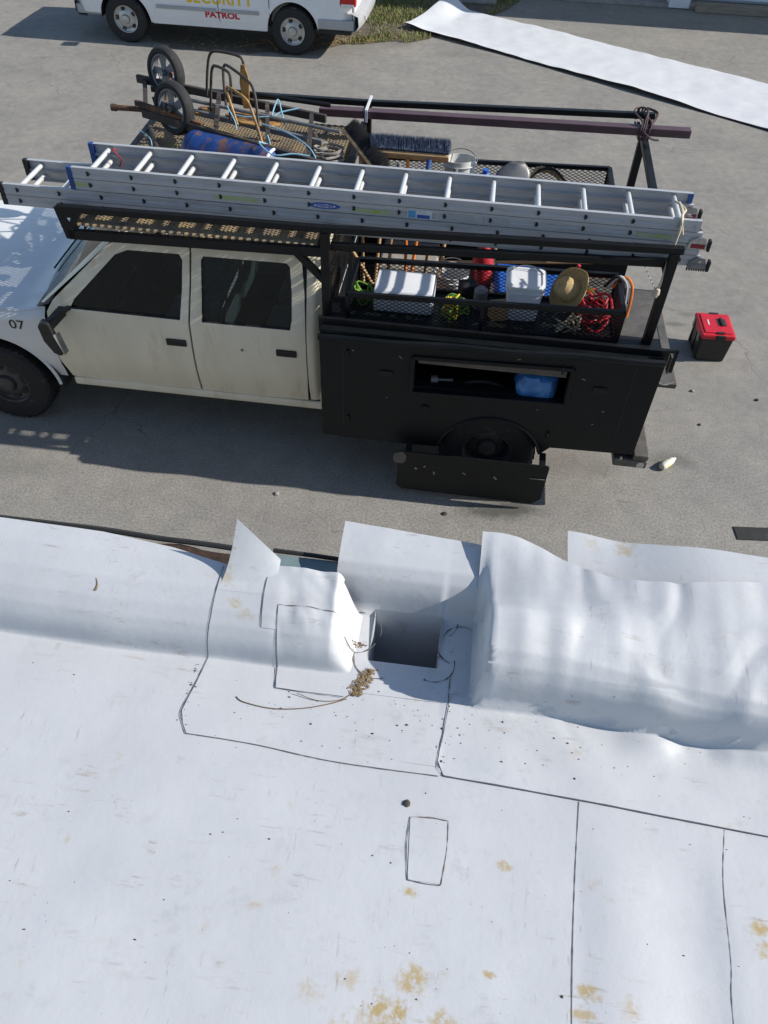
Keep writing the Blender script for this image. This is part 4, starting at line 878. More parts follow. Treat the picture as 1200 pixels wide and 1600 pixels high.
# ================================================================== LADDERS
def rail(mb, s0, s1, t, z, h=.074, w=.028, inw=1):
    e = .004
    prof = [(0, -h / 2), (w, -h / 2), (w, -h / 2 + e), (e, -h / 2 + e), (e, -.008), (e - .0025, 0), (e, .008), (e, h / 2 - e), (w, h / 2 - e), (w, h / 2), (0, h / 2), (0, .010), (.003, .006), (.003, -.006), (0, -.010)]
    n = len(prof); P = [Vector((s, t + inw * x, z + y)) for s in (s0, s1) for x, y in prof]
    mb.add(P, [(i, (i + 1) % n, (i + 1) % n + n, i + n) for i in range(n)] + [tuple(range(n - 1, -1, -1)), tuple(range(n, 2 * n))]); return mb
def ladder(label, secs, cap_l, caps_r, shoes):
    base = Vector(((secs[0][0] + secs[0][1]) / 2, (secs[0][2] + secs[0][3]) / 2, min(s[4] for s in secs) - .037))
    L = thing('extension_ladder', label, 'ladder', base, 'T', group='aluminium ladders on the rack')
    for (s0, s1, t0, t1, z, r0_, n) in secs:
        ro = []
        for t, inw in ((t0, 1), (t1, -1)): ro.append(rail(MB(), s0, s1, t, z, inw=inw).build('rail', 'aluminium', L))
        proto = MB().cyl((r0_, t0 + .003, z), (r0_, t1 - .003, z), .0165, n=14).build('rung', 'aluminium_rung', L, smooth=True)
        pl = []
        for t, sg in ((t0, -1), (t1, 1)):
            pts = [(-.008, -.016), (.004, -.015), (.011, -.008), (.013, 0), (.011, .008), (.004, .015), (-.008, .016)]
            m = MB(); m.plate([(r0_ + x, z + y) for x, y in pts], [], lambda s, zz, w: Vector((s, t + sg * w, zz)), .004); pl.append(m.build('rung_plug', 'black_plastic', proto))
        for k in range(1, n):
            q = share(proto, 'rung', L, (.305 * k, 0, 0))
            for p in pl: share(p, 'rung_plug', q, (0, 0, 0))
        for t, inw in ((t0, 1), (t1, -1)):
            MB().box2((s0 - .006, t - inw * .003, z - .038), (s0 + .032, t + inw * .033, z + .038)).build('end_cap', cap_l, L, bevel=.004)
    for (s, t, z, mt, sg) in shoes:
        b = MB(); b.plate([(s - .07, z + .0), (s - .02, z + .038), (s + .03, z + .03), (s + .055, z - .05), (s - .075, z - .045)], [], lambda x, zz, w: Vector((x, t + sg * (.004 + w), zz)), .010); so_ = b.build('foot_bracket', 'chrome' if mt != 'grey_metal' else 'grey_metal', L, bevel=.002)
        MB().box2((s - .055, t + sg * .0145, z - .04), (s + .035, t + sg * .0175, z - .012)).build('foot_pad_label', mt, so_)
        MB().box((s + .062, t + sg * .0, z - .02), (.02, .045, .075)).build('foot_rubber', 'black_rubber', so_, bevel=.006)
        MB().cyl((s - .005, t + sg * .013, z + .012), (s - .005, t + sg * .022, z + .012), .010, n=10).build('foot_bolt', 'chrome', so_)
        if mt == 'grey_metal':
            m = MB()
            for k in range(9): m.box((s - .07 + k * .0155, t + sg * .011, z - .052), (.008, .016, .012))
            m.build('foot_teeth', 'black_rubber', so_)
    return L
TL = .03
L1 = ladder('upper aluminium extension ladder with blue end caps and green marks', [(1.085, 5.315, TL, TL + .42, 2.314, 1.227, 14), (1.085, 5.345, TL, TL + .42, 2.236, 1.227, 14)], 'cap_blue', None,
            [(5.345, TL, 2.215, 'shoe_red', -1), (5.345, TL + .42, 2.215, 'shoe_red', -1)])
L2 = ladder('lower aluminium extension ladder with black end caps under another', [(.545, 5.36, TL, TL + .42, 2.155, .674, 16), (.545, 5.38, TL, TL + .42, 2.077, .674, 16)], 'black_plastic', None,
            [(5.385, TL, 2.075, 'grey_metal', -1), (5.385, TL + .42, 2.075, 'grey_metal', -1)])
MB().box2((5.285, TL - .002, 2.28), (5.317, TL + .03, 2.352)).build('end_cap', 'aluminium', L1); MB().box2((5.29, TL + .385, 2.285), (5.318, TL + .424, 2.35)).build('end_cap', 'cap_blue', L1)
# printed stickers on the near rail (thin plates)
def sticker(s0, s1, z0, z1, mt, name='sticker', e=.0015, par=L1, t=TL): return MB().box2((s0, t - e, z0), (s1, t - e + .0012, z1)).build(name, mt, par)
for s0, s1, z0 in ((1.12, 1.215, 2.238), (2.10, 2.40, 2.232), (3.06, 3.31, 2.225), (4.93, 5.15, 2.228)):
    n = 14; mb = MB(); mb.grid(lambda u, v: Vector((s0 + (s1 - s0) * u, TL - .0014, z0 - .014 + .028 * v + .004 * noise.noise(Vector((u * 5 + s0, v * 3, 1))))), lin(0, 1, n), [0, 1]); mb.build('green_mark', 'sticker_green', L1)
lg = MB(); lg.lathe((2.86, TL - .0022, 2.236), (0, -1, 0), [(.0001, .0), (.03, .0), (.03, -.001)], 28)
for v in lg.v: v.x = 2.86 + (v.x - 2.86) * 3.5; v.z = 2.236 + (v.z - 2.236) * .72
lg = lg.build('logo_label', 'sticker_blue', L1)
lw = MB(); lw.lathe((2.86, TL - .0032, 2.236), (0, -1, 0), [(.0001, .0), (.024, .0), (.024, -.0008)], 28)
for v in lw.v: v.x = 2.86 + (v.x - 2.86) * 3.1; v.z = 2.236 + (v.z - 2.236) * .55
lw.build('logo_oval', 'sticker_white', lg)
text_mesh('WERNER', .030, lambda x, y, w: Vector((2.86 + x, TL - .0045, 2.236 + y)), bold=.0008, xscale=1.05).build('logo_lettering', 'sticker_blue', lg)
st = sticker(3.42, 3.62, 2.204, 2.262, 'sticker_white', 'product_label'); sticker(3.425, 3.475, 2.208, 2.258, 'sticker_cyan', 'label_panel', .0028, st); sticker(3.485, 3.57, 2.208, 2.232, 'sticker_blue', 'label_panel', .0028, st); sticker(3.585, 3.615, 2.21, 2.256, 'sticker_grey', 'label_panel', .0028, st)
sticker(3.66, 3.86, 2.206, 2.26, 'sticker_grey', 'warning_label'); sticker(3.93, 4.10, 2.206, 2.26, 'sticker_grey', 'warning_label')
for k, (s, t, z) in enumerate(((3.60, TL + .413, 2.33), (3.78, TL + .413, 2.31))): pass
# cream rope lashing the ladder tail to the rack, and its hanging knot
mb = MB(); mb.tube(smooth_path([(5.19, TL + .20, 2.37), (5.19, TL + .05, 2.375), (5.185, TL - .035, 2.30), (5.17, TL - .05, 2.12), (5.155, TL - .10, 1.98), (5.145, TL - .11, 1.90)], 8), .009, 7); mb.tube(smooth_path([(5.17, TL + .24, 2.36), (5.22, TL + .12, 2.365), (5.18, TL + .0, 2.37), (5.21, TL - .035, 2.27)], 6), .008, 7)
mb.lathe((5.14, TL - .11, 1.885), (.2, 0, 1), [(.001, -.04), (.02, -.03), (.028, 0), (.018, .03), (.001, .04)], 10)
mb.build('rope', 'rope_cream', smooth=True, frame='T', origin=(5.17, TL, 1.9), label='cream rope lashing the ladder feet to the rear rack post', cat='rope')
mb = MB(); mb.tube(smooth_path([(1.30, TL + .36, 2.334), (1.29, TL + .33, 2.345), (1.33, TL + .34, 2.28), (1.30, TL + .35, 2.22)], 6), .006, 6)
mb.build('cord', 'shoe_red', smooth=True, frame='T', origin=(1.3, TL + .35, 2.2), label='thin red cord tied round the foremost ladder rungs', cat='cord')

# ================================================================== LOAD ON THE RACK
def T3(s, t, z): return Vector((s, t, z))
# maroon steel channel on the far rail
ch = MB(); ch.bar((2.50, 1.76, 2.195), (5.50, 1.76, 2.245), .085, .06)
ch.build('steel_beam', 'maroon_paint', frame='T', origin=(4.0, 1.76, 2.16), bevel=.004, label='long maroon steel channel lashed along the far rack rail', cat='steel beam')
mb = MB()
for k in range(4):
    x = 5.10 + .02 * k + .02 * math.sin(k * 2.3); mb.tube(smooth_path([(x, 2.03, 2.22 + .01 * k), (x + .03 * math.sin(k * 3), 2.03, 2.31), (x - .05 * math.cos(k * 2), 1.88, 2.33 + .01 * (k % 3)), (x + .01, 1.76, 2.30), (x, 1.71, 2.24), (x + .02, 1.80, 2.15), (x, 2.03, 2.20)], 5), .0075, 6)
mb.tube(smooth_path([(5.12, 1.71, 2.25), (5.2, 1.70, 2.20), (5.26, 1.71, 2.19)], 5), .008, 6); mb.tube(smooth_path([(5.16, 1.98, 2.33), (5.24, 1.90, 2.32), (5.17, 1.74, 2.27)], 5), .011, 6)
mb.build('rope', 'strap_dark', smooth=True, frame='T', origin=(5.14, 1.88, 2.2), label='dark strap wound round the channel at the far rear post', cat='strap')
mb = MB(); mb.bar((2.895, 1.705, 2.242), (2.895, 2.02, 2.245), .02, .012).box2((2.885, 1.700, 2.15), (2.905, 1.710, 2.24)); mb.build('clamp_plate', 'sticker_white', frame='T', origin=(2.895, 1.88, 2.18), label='pale flat bar clamping the maroon channel to the rail', cat='clamp')

# two-wheeled roofing cart lying on the platform
ct = thing('hand_cart', 'rusty two wheeled roofing cart lying on the cab platform', 'cart', (1.8, 1.25, 1.985), 'T')
rd = Vector((.94, -.33, 0)).normalized(); rp_ = Vector((.33, .94, 0)).normalized()
def cart_wheel(c, R):
    d = -rp_ + Vector((-.18, 0, .12)); d.normalize(); a0 = d.orthogonal().normalized(); b0 = d.cross(a0); c = Vector(c)
    w = MB().lathe(c, d, [(R * .72, -.035), (R * .80, -.045), (R * .92, -.042), (R, -.02), (R, .02), (R * .92, .042), (R * .80, .045), (R * .72, .035)], 36).build('wheel', 'black_rubber', ct, smooth=True, ang=35)
    m = MB().lathe(c, d, [(R * .72, -.03), (R * .74, .036), (R * .66, .032), (R * .64, -.01), (R * .72, -.03)], 36)
    for i in range(5):
        an = 2 * PI * i / 5 + .5; dr = a0 * math.cos(an) + b0 * math.sin(an); m.bar(c + dr * .02, c + dr * R * .70, .05, .022, d)
    m.build('rim', 'wheel_grey', w, smooth=True, ang=35); MB().cyl(c - d * .05, c + d * .055, .022, n=14).build('hub', 'grey_metal', w, smooth=True)
    return w
w2 = Vector((1.50, 1.10, 2.375)); w1 = Vector((1.24, 1.72, 2.41))
cart_wheel(w1, .19); cart_wheel(w2, .19)
def crail(a, b, mt='rusty_dark', w=.035, h=.06): return MB().bar(a, b, w, h).build('frame_rail', mt, ct, bevel=.004)
crail((.95, 1.80, 2.32), (2.62, 1.40, 2.27)); crail((1.22, 1.155, 2.30), (2.85, .565, 2.25)); crail((1.55, 1.36, 2.26), (2.66, 1.02, 2.24), 'grey_metal', .03, .04)
crail((1.16, 1.19, 2.36), (1.75, .98, 2.31), 'rust', .03, .04)
MB().cyl((.955, 1.215, 2.30), (1.25, 1.20, 2.31), .021, n=12).cyl((.945, 1.215, 2.30), (.985, 1.215, 2.30), .027, n=12).build('handle_grip', 'rust', ct, smooth=True)
MB().cyl(w1 - rp_ * -.08, w2 - rp_ * .12, .014, n=10).build('axle', 'rust', ct)
for a, b in (((1.70, 1.62, 2.31), (1.86, .93, 2.28)), ((2.12, 1.52, 2.30), (2.30, .77, 2.27)), ((1.02, 1.78, 2.31), (1.24, 1.16, 2.29)), ((2.5, 1.43, 2.28), (2.62, .66, 2.26))): MB().bar(a, b, .03, .04).build('cross_brace', 'rusty_dark', ct)
def hoop(p, q, h, lean, mt='rusty_dark', r=.011):
    p, q, l = Vector(p), Vector(q), Vector(lean); up = Vector((0, 0, h)) + l
    MB().tube(smooth_path([p, p + up * .6, p + up * .92 + (q - p) * .06, p + up + (q - p) * .25, q + up + (p - q) * .25, q + up * .92 + (p - q) * .06, q + up * .6, q], 6), r, 7).build('hoop', mt, ct, smooth=True)
hoop((1.60, 1.60, 2.30), (1.92, 1.50, 2.30), .34, (.06, .0, 0)); hoop((1.70, 1.36, 2.28), (1.90, 1.20, 2.28), .34, (.05, .0, 0))
hoop((1.83, 1.36, 2.30), (2.20, .92, 2.29), .30, (-.04, .14, 0)); hoop((1.98, 1.12, 2.28), (2.24, .84, 2.28), .25, (-.10, .10, 0), 'rusty_yellow', .011)
MB().plate([(0, 0), (.045, 0), (.075, .22), (.05, .33), (.02, .33), (-.005, .2)], [], lambda x, z, w: Vector((1.95 + x, 1.42 - .1 * z + w, 2.29 + z)), .012).build('yellow_bracket', 'rusty_yellow', ct, bevel=.004)
MB().plate([(1.83, 1.30), (2.02, 1.42), (2.20, 1.36), (2.30, 1.20), (2.22, 1.12), (2.0, 1.16)], [], lambda s, t, w: Vector((s, t, 2.27 + w)), .015).build('yellow_plate', 'rusty_yellow', ct, bevel=.004)
MB().box2((1.58, 1.32, 2.25), (1.74, 1.46, 2.27)).build('rusty_plate', 'rusty_yellow', ct, bevel=.004); MB().box((1.78, 1.02, 2.24), (.18, .09, .02), rotm('Z', -.3)).build('rusty_plate', 'rusty_yellow', ct, bevel=.004)
for i, pts in enumerate([[(1.86, 1.28, 2.30), (2.02, 1.24, 2.30), (2.22, 1.26, 2.31), (2.28, 1.30, 2.33), (2.42, 1.36, 2.35)], [(2.22, 1.26, 2.32), (2.25, 1.36, 2.40), (2.29, 1.30, 2.33), (2.33, 1.22, 2.27)],
                         [(2.28, .86, 2.33), (2.3, .82, 2.28), (2.25, .72, 2.33), (2.38, .60, 2.30), (2.52, .62, 2.31), (2.64, .63, 2.30)], [(2.18, 1.08, 2.32), (2.40, .98, 2.31), (2.60, .80, 2.29), (2.70, .62, 2.26)],
                         [(1.92, 1.10, 2.42), (1.98, 1.06, 2.33), (2.0, 1.02, 2.28)], [(1.02, 1.50, 2.02), (1.2, 1.25, 2.06), (1.32, 1.02, 2.03), (1.6, 1.0, 2.10)]]):
    mb = MB(); mb.tube(smooth_path(pts, 7), .0058 if i < 4 else .005, 6); mb.build('rope', 'rope_blue', smooth=True, frame='T', origin=pts[0], label=('pale blue rope stretched across the yellow cart plate', 'pale blue rope knotted in a loop above the yellow plate', 'pale blue rope trailing over the blue drum end', 'pale blue rope running slack along the inner cart rail', 'short pale blue rope end hanging inside a cart hoop', 'pale blue rope on the platform mesh below the cart wheels')[i], cat='rope', group='blue ropes on the cart')
# blue rusty tank under the cart
mb = MB(); A_, B_ = Vector((1.66, .93, 2.14)), Vector((2.36, .70, 2.14)); d = (B_ - A_); Lg = d.length
mb.lathe(A_, d, [(0.0010, -.045), (0.0767, -.038), (0.1261, -.02), (0.1480, .01), (0.1535, .04), (0.1535, .06), (0.1578, .07), (0.1535, .08), (0.1535, Lg - .08), (0.1578, Lg - .07), (0.1535, Lg - .06), (0.1535, Lg - .04), (0.1447, Lg - .01), (0.1206, Lg + .015), (0.0010, Lg + .03)], 32)
tank = mb.build('steel_drum', 'blue_rust', smooth=True, frame='T', origin=(2.05, .78, 1.985), label='blue rust stained steel drum lying under the roofing cart', cat='drum')
mb = MB(); mb.lathe(B_, d, [(.154, -.020), (.158, -.016), (.158, -.004), (.148, .004)], 32); mb.build('white_band', 'white_plastic', tank, smooth=True)
mb = MB(); mb.lathe((1.28, .56, 2.0), (0, 0, 1), [(.0001, 0), (.045, .0), (.05, .03), (.03, .075), (.012, .085), (.0001, .085)], 16); mb.build('drink_can', 'red_plastic', smooth=True, frame='T', origin=(1.28, .56, 1.985), label='small red and white can on the platform mesh', cat='can')
# second can-like clutter: dark tarp roll near the platform rear edge
mb = MB(); mb.lathe((2.42, .60, 2.03), (.96, .15, .05), [(.001, 0), (.035, .01), (.045, .2), (.04, .36), (.001, .38)], 12)
for v in mb.v: v += Vector((0, 0, 1)) * .012 * noise.noise(v * 14)
mb.build('tarp_roll', 'canvas_grey', smooth=True, frame='T', origin=(2.6, .63, 1.985), label='rolled grey canvas at the back of the cab platform', cat='tarp')

MB().box2((2.86, 4.19, .003), (3.5, 4.33, .009)).build('dark_panel', 'black_rubber', origin=(3.0, 4.27, 0), bevel=.008, label='thin dark flat panel lying on the asphalt below the roof edge', cat='mat')  # thin black box added for a dark patch on the ground
for k, (pa, pb, r, mt, lb) in enumerate((((1.80, 1.64, 2.335), (2.62, 1.60, 2.30), .018, 'black_steel', 'black pipe lying across the cart toward the maroon channel'), ((1.45, 1.45, 2.32), (2.78, 1.12, 2.29), .014, 'grey_metal', 'grey metal rod lying between the cart rails'),
        ((1.10, .98, 2.00), (2.72, .62, 2.01), .016, 'wood', 'wooden pole lying on the platform beside the ladder'), ((1.06, 1.62, 2.01), (1.55, .60, 2.01), .02, 'rusty_dark', 'short rusty bar lying across the platform front'), ((2.45, 1.72, 2.03), (2.80, .62, 2.03), .022, 'rusty_dark', 'rusty angle bar lying across the platform rear'))):
    MB().cyl(pa, pb, r, n=10).build('loose_pole', mt, frame='T', origin=pa, smooth=True, label=lb, cat='pole')
for k, (cx, cy, rr_, mt, lb) in enumerate(((2.58, .72, .13, 'black_rubber', 'black hose coil on the platform near the drum end'), (2.66, 1.25, .10, 'canvas_grey', 'grey cable coil on the platform mesh behind the cart'), (1.36, .82, .11, 'black_rubber', 'black cable coil on the platform below the cart wheels'))):
    r_ = random.Random(40 + k); pts = [(cx + rr_ * (1 + .25 * r_.uniform(-1, 1)) * math.cos(i * .55), cy + rr_ * .8 * (1 + .25 * r_.uniform(-1, 1)) * math.sin(i * .55), 1.995 + .0028 * i + .012 * r_.random()) for i in range(44)]
    mb = MB(); mb.tube(smooth_path(pts, 3), .011, 6); mb.build('hose_coil', mt, smooth=True, frame='T', origin=(cx, cy, 1.985), label=lb, cat='hose')
for k, (pa, pb, mt, lb) in enumerate((((3.0, .40, 1.02), (5.0, .52, 1.30), 'grey_metal', 'grey steel pipe lying along the bed beside the tub'), ((3.05, 1.45, 1.05), (5.1, 1.50, 1.22), 'wood', 'pale timber pole lying along the bed'), ((2.95, .62, 1.60), (3.35, .55, .975), 'wood', 'short wooden stake leaning in the bed corner'), ((3.55, .55, 1.72), (3.50, .62, .975), 'wood', 'wooden tool handle upright behind the white container'), ((4.7, .60, 1.66), (4.55, .70, .975), 'red_paint', 'red painted handle upright behind the straw hat'))):
    MB().cyl(pa, pb, .015, n=10).build('loose_pole', mt, frame='T', origin=pb, smooth=True, label=lb, cat='pole')
# ---- long tools standing in the bed, heads up
def handle(parent, p, q, r, mt): return MB().cyl(p, q, r, r * 1.05, n=10).build('handle', mt, parent, smooth=True)
def bristles(mb, c, e, n, L, Wd, H, cnt, rn):
    c, e, n = Vector(c), Vector(e).normalized(), Vector(n).normalized(); s = e.cross(n).normalized()
    for i in range(cnt):
        u, v = rn.uniform(-.5, .5) * L, rn.uniform(-.5, .5) * Wd; b = c + e * u + s * v; tip = b + n * H * rn.uniform(.82, 1.02) + e * rn.gauss(0, .009) + s * (v * .35 + rn.gauss(0, .008)); w = .0028
        mb.add([b - e * w, b + e * w, tip + s * w * .3, b + s * w], [(0, 1, 2), (1, 3, 2), (3, 0, 2)])
rn = random.Random(5)
br = thing('push_broom', 'wide push broom with navy bristles and wooden block standing in the bed', 'broom', (3.31, 1.20, .96), 'T', 'brooms standing in the truck bed')
e = Vector((1, .0, .0)); nrm = Vector((0, .80, .60))
MB().box((3.31, 1.205, 2.12), (.62, .03, .075), rotm('X', .64)).build('block', 'wood', br, bevel=.008)
mb = MB(); mb.box(Vector((3.31, 1.205, 2.12)) + nrm * .06, (.60, .095, .085), rotm('X', .64)); bristles(mb, Vector((3.31, 1.205, 2.12)) + nrm * .012, e, nrm, .61, .105, .125, 15000, rn); mb.build('bristles', 'bristle_navy', br)
handle(br, (3.30, 1.19, 2.10), (3.36, .92, .97), .013, 'orange_plastic')
br = thing('push_broom', 'black bristled push broom with pale wooden block leaning in the bed', 'broom', (2.97, 1.10, .96), 'T', 'brooms standing in the truck bed')
e = Vector((.62, -.72, -.30)).normalized(); nrm = Vector((.45, .62, .64)).normalized(); s_ = e.cross(nrm).normalized(); nrm = s_.cross(e); Rm = Matrix((e, s_, nrm)).transposed(); c0 = Vector((2.92, 1.22, 2.11))
MB().box(c0, (.50, .07, .028), Rm).build('block', 'wood', br, bevel=.006)
mb = MB(); mb.box(c0 + nrm * .05, (.48, .06, .08), Rm); bristles(mb, c0 + nrm * .014, e, nrm, .49, .07, .13, 3600, rn); mb.build('bristles', 'bristle_black', br)
handle(br, c0, (3.02, .82, .97), .013, 'wood')
tools = [((3.16, 1.02, 2.02), (3.10, .62, .97), 'wood', 'wooden tool handle leaning beside the black broom'), ((3.24, 1.14, 2.06), (3.20, .74, .97), 'wood', 'pale wooden tool handle between the two brooms'),
         ((3.47, 1.16, 2.10), (3.38, .66, .97), 'orange_plastic', 'orange fibreglass tool handle behind the navy broom'), ((3.68, 1.26, 2.0), (3.62, .70, .97), 'wood', 'wooden shovel handle leaning to the pail')]
for p, q, mt, lb in tools:
    o = thing('long_handled_tool', lb, 'tool', q, 'T', 'long handled tools in the truck bed'); handle(o, p, q, .014, mt)
    d = (Vector(p) - Vector(q)).normalized(); MB().cyl(Vector(p) - d * .14, Vector(p) + d * .02, .019, n=10).build('grip', 'cap_blue' if mt == 'orange_plastic' else 'grey_metal', o, smooth=True)
sh = thing('shovel', 'steel shovel standing blade up beside the far basket', 'shovel', (3.98, 1.35, .96), 'T')
def blade(u, v):
    w = .125 * (1 - .9 * max(0, v - .55) ** 2 * 4) ; x = (u - .5) * 2; return Vector((4.10 + .08 * v + x * w * 1.15, 1.50 + .16 * v - .03 * (1 - x * x), 1.72 + .24 * v))
MB().grid(blade, lin(0, 1, 14), lin(0, 1, 14)).build('blade', 'grey_metal', sh, smooth=True).modifiers.new('solid', 'SOLIDIFY').thickness = .004
handle(sh, (4.10, 1.50, 1.74), (4.05, 1.0, .97), .016, 'wood')
# things in the far basket and bed
def pail(name, label, c, r0_, r1_, h, mt, lidm=None, sq=False, lean=(0, 0, 1), frame='T', bail=True, group=None, lid=True):
    p = thing(name, label, 'bucket', c, frame, group); c = Vector(c); up = Vector(lean).normalized(); a0 = Vector((1, 0, 0)); a0 = (a0 - up * a0.dot(up)).normalized(); b0 = up.cross(a0)
    def ringpts(r, z, n=32):
        out = []
        for i in range(n):
            an = 2 * PI * (i + .5) / n; cs, sn = math.cos(an), math.sin(an)
            if sq: k = (abs(cs) ** 6 + abs(sn) ** 6) ** (-1 / 6); cs, sn = cs * k, sn * k
            out.append(c + up * z + (a0 * cs + b0 * sn) * r)
        return out
    def loft(rows, cap0, cap1):
        m = MB(); n = 32; V = [v for r, z in rows for v in ringpts(r, z)]
        F = [(j * n + i, j * n + (i + 1) % n, (j + 1) * n + (i + 1) % n, (j + 1) * n + i) for j in range(len(rows) - 1) for i in range(n)]
        if cap0: F.append(tuple(range(n)))
        if cap1: F.append(tuple(range((len(rows) - 1) * n, len(rows) * n)))
        return m.add(V, F)
    loft([(r0_, 0), (r0_ + (r1_ - r0_) * .8, h * .8), (r1_, h)] + ([] if lid else [(r1_ - .006, h), (r0_ - .004, .01)]), True, not lid).build('pail', mt, p, smooth=True, ang=40)
    loft([(r1_ + .002, h - .05), (r1_ + .008, h - .048), (r1_ + .008, h - .04), (r1_ + .001, h - .038)], False, False).build('rib', mt, p, smooth=True)
    if lid: loft([(r1_ + .006, h - .02), (r1_ + .010, h - .012), (r1_ + .010, h + .008), (r1_ - .004, h + .012), (r1_ - .018, h + .012), (r1_ - .022, h + .004), (r1_ - .05, h + .004)], False, True).build('lid', lidm or mt, p, smooth=True, ang=30)
    if bail: MB().tube([c + up * (h - .03) + a0 * (r1_ + .012) * math.cos(x) + (b0 * .80 + up * .55) * (r1_ * 1.0) * math.sin(x) for x in lin(0, PI, 22)], .004, 6).build('bail_handle', 'grey_metal', p, smooth=True)
    return p
pail('bucket', 'open translucent white pail leaning in the far basket', (3.72, 1.72, 1.462), .105, .135, .44, 'translucent_white', lean=(-.06, .10, .99), lid=False)
mb = MB(); mb.lathe((3.90, 1.64, 1.462), (.05, -.08, 1), [(.001, 0), (.08, .005), (.085, .06), (.085, .30), (.06, .37), (.025, .40), (.025, .43), (.001, .43)], 18); mb.build('jug', 'blue_plastic', smooth=True, frame='T', origin=(3.90, 1.64, 1.46), label='blue plastic jug next to the translucent pail', cat='jug')
mb = MB(); pts = []
for i in range(90):
    a = i / 90 * 2 * PI * 4; r = .13 + .02 * math.sin(i * 1.7); pts.append((4.45 + r * math.cos(a) * 1.0, 1.90 + r * .45 * math.sin(a), 1.64 + .14 * math.sin(a * .5 + .7) ** 2 + .02 * math.sin(i)))
mb.tube(pts, .011, 7); mb.build('hose_coil', 'straw', smooth=True, frame='T', origin=(4.45, 1.9, 1.46), label='yellowish coiled hose inside the far mesh basket', cat='hose')
mb = MB(); mb.tube(smooth_path([(4.2, 1.8, 1.60), (4.35, 1.92, 1.76), (4.5, 1.93, 1.80), (4.65, 1.85, 1.70), (4.72, 1.8, 1.6)], 8), .012, 7); mb.build('hose', 'black_rubber', smooth=True, frame='T', origin=(4.45, 1.85, 1.46), label='black hose arching over the yellowish coil', cat='hose')
mb = MB(); mb.box((4.20, 1.93, 1.67), (.13, .05, .05), rotm('Y', -.45)); mb.build('red_block', 'red_paint', frame='T', origin=(4.2, 1.93, 1.46), bevel=.01, label='small red metal piece inside the far mesh basket', cat='metal piece')
mb = MB(); mb.box((3.52, 1.10, 1.98), (.14, .05, .11), rotm('Z', .2)); mb.build('tool_bag', 'red_paint', frame='T', origin=(3.52, 1.1, 1.9), bevel=.02, label='small red pouch hanging behind the navy broom', cat='pouch')
for (s, t, z, l) in ((3.18, .98, 1.98, 'grey canvas bundle below the black broom head'), (3.06, .86, 1.97, 'pale folded rag below the black broom head')):
    mb = MB(); mb.lathe((s, t, z - .12), (0, 0, 1), [(.001, 0), (.09, .01), (.11, .06), (.085, .13), (.04, .17), (.001, .18)], 20)
    for v in mb.v: v += Vector((noise.noise(v * 9), noise.noise(v * 9 + Vector((3, 1, 4))), noise.noise(v * 8 + Vector((9, 2, 1))))) * .05
    mb.build('canvas_bundle', 'canvas_grey' if s > 3.1 else 'rope_cream', smooth=True, frame='T', origin=(s, t, z - .12), label=l, cat='bundle')
# drums and tubs on the bed floor, glimpsed between the rails
mb = MB(); mb.lathe((3.98, .95, .965), (0, 0, 1), [(.001, 0), (.075, 0), (.085, .02), (.085, .50), (.06, .56), (.03, .60), (.03, .66), (.001, .66)], 24)
fx = mb.build('gas_cylinder', 'red_paint', smooth=True, frame='T', origin=(3.98, .95, .965), label='red cylinder standing in the truck bed', cat='cylinder'); MB().cyl((3.98, .95, 1.62), (3.98, .95, 1.70), .02, n=10).build('valve', 'chrome', fx)
mb = MB(); mb.box((4.36, .95, 1.12), (.5, .4, .30)); bo = mb.build('storage_tub', 'blue_plastic', frame='T', origin=(4.36, .95, .965), bevel=.03, label='blue plastic tub standing in the truck bed', cat='tub'); MB().box((4.36, .95, 1.285), (.54, .44, .03)).build('tub_rim', 'blue_plastic', bo, bevel=.01)
pail('bucket', 'tall white pail standing between the red cylinder and tools', (3.74, .90, .965), .12, .145, .38, 'white_plastic', lid=False)
mb = MB(); mb.box((3.35, 1.3, 1.10), (.5, .5, .26)); mb.build('crate', 'canvas_grey', frame='T', origin=(3.35, 1.3, .965), bevel=.02, label='grey crate on the bed floor under the brooms', cat='crate')

# ---- near basket
wb = thing('plastic_container', 'white rectangular plastic container lying in the near basket', 'container', (3.42, .21, 1.43), 'T')
mb = MB(); prof = [(-.15, -.09), (.15, -.09), (.165, -.07), (.165, .06), (.15, .085), (.10, .095), (-.10, .095), (-.15, .085), (-.165, .06), (-.165, -.07)]
mb.plate(prof, [], lambda t, z, w: Vector((3.20 + w, .205 + t, 1.535 + z)), .43); mb.build('shell', 'white_plastic', wb, bevel=.012); MB().box((3.632, .205, 1.53), (.014, .27, .14)).build('end_panel', 'white_plastic', wb, bevel=.004)
pail('bucket', 'square white pail with lid and wire handle in the near basket', (4.29, .205, 1.445), .115, .135, .29, 'white_plastic', sq=True)
hat = thing('straw_hat', 'tan straw hat lying tilted in the near basket', 'hat', (4.60, .17, 1.62), 'T')
up = Vector((-.72, -.42, .55)).normalized(); 
mb = MB(); mb.lathe((4.62, .18, 1.68), up, [(.165, .035), (.15, .01), (.12, -.006), (.088, 0), (.084, .05), (.074, .10), (.055, .125), (.001, .118)], 36)
for v in mb.v:
    q = v - Vector((4.62, .18, 1.68)); k = q.x; v.z += 1.6 * max(0, k) ** 2 * 2 - .006 * math.sin(q.y * 30)
    if k < 0: v.z -= .3 * k * k
mb.build('crown_and_brim', 'straw', hat, smooth=True); hat.children[0].modifiers.new('solid', 'SOLIDIFY').thickness = .004
mb = MB(); mb.lathe((4.62, .18, 1.68), up, [(.0895, .004), (.088, .026)], 36); mb.build('hat_band', 'wood', hat, smooth=True)
mb = MB(); pts = []
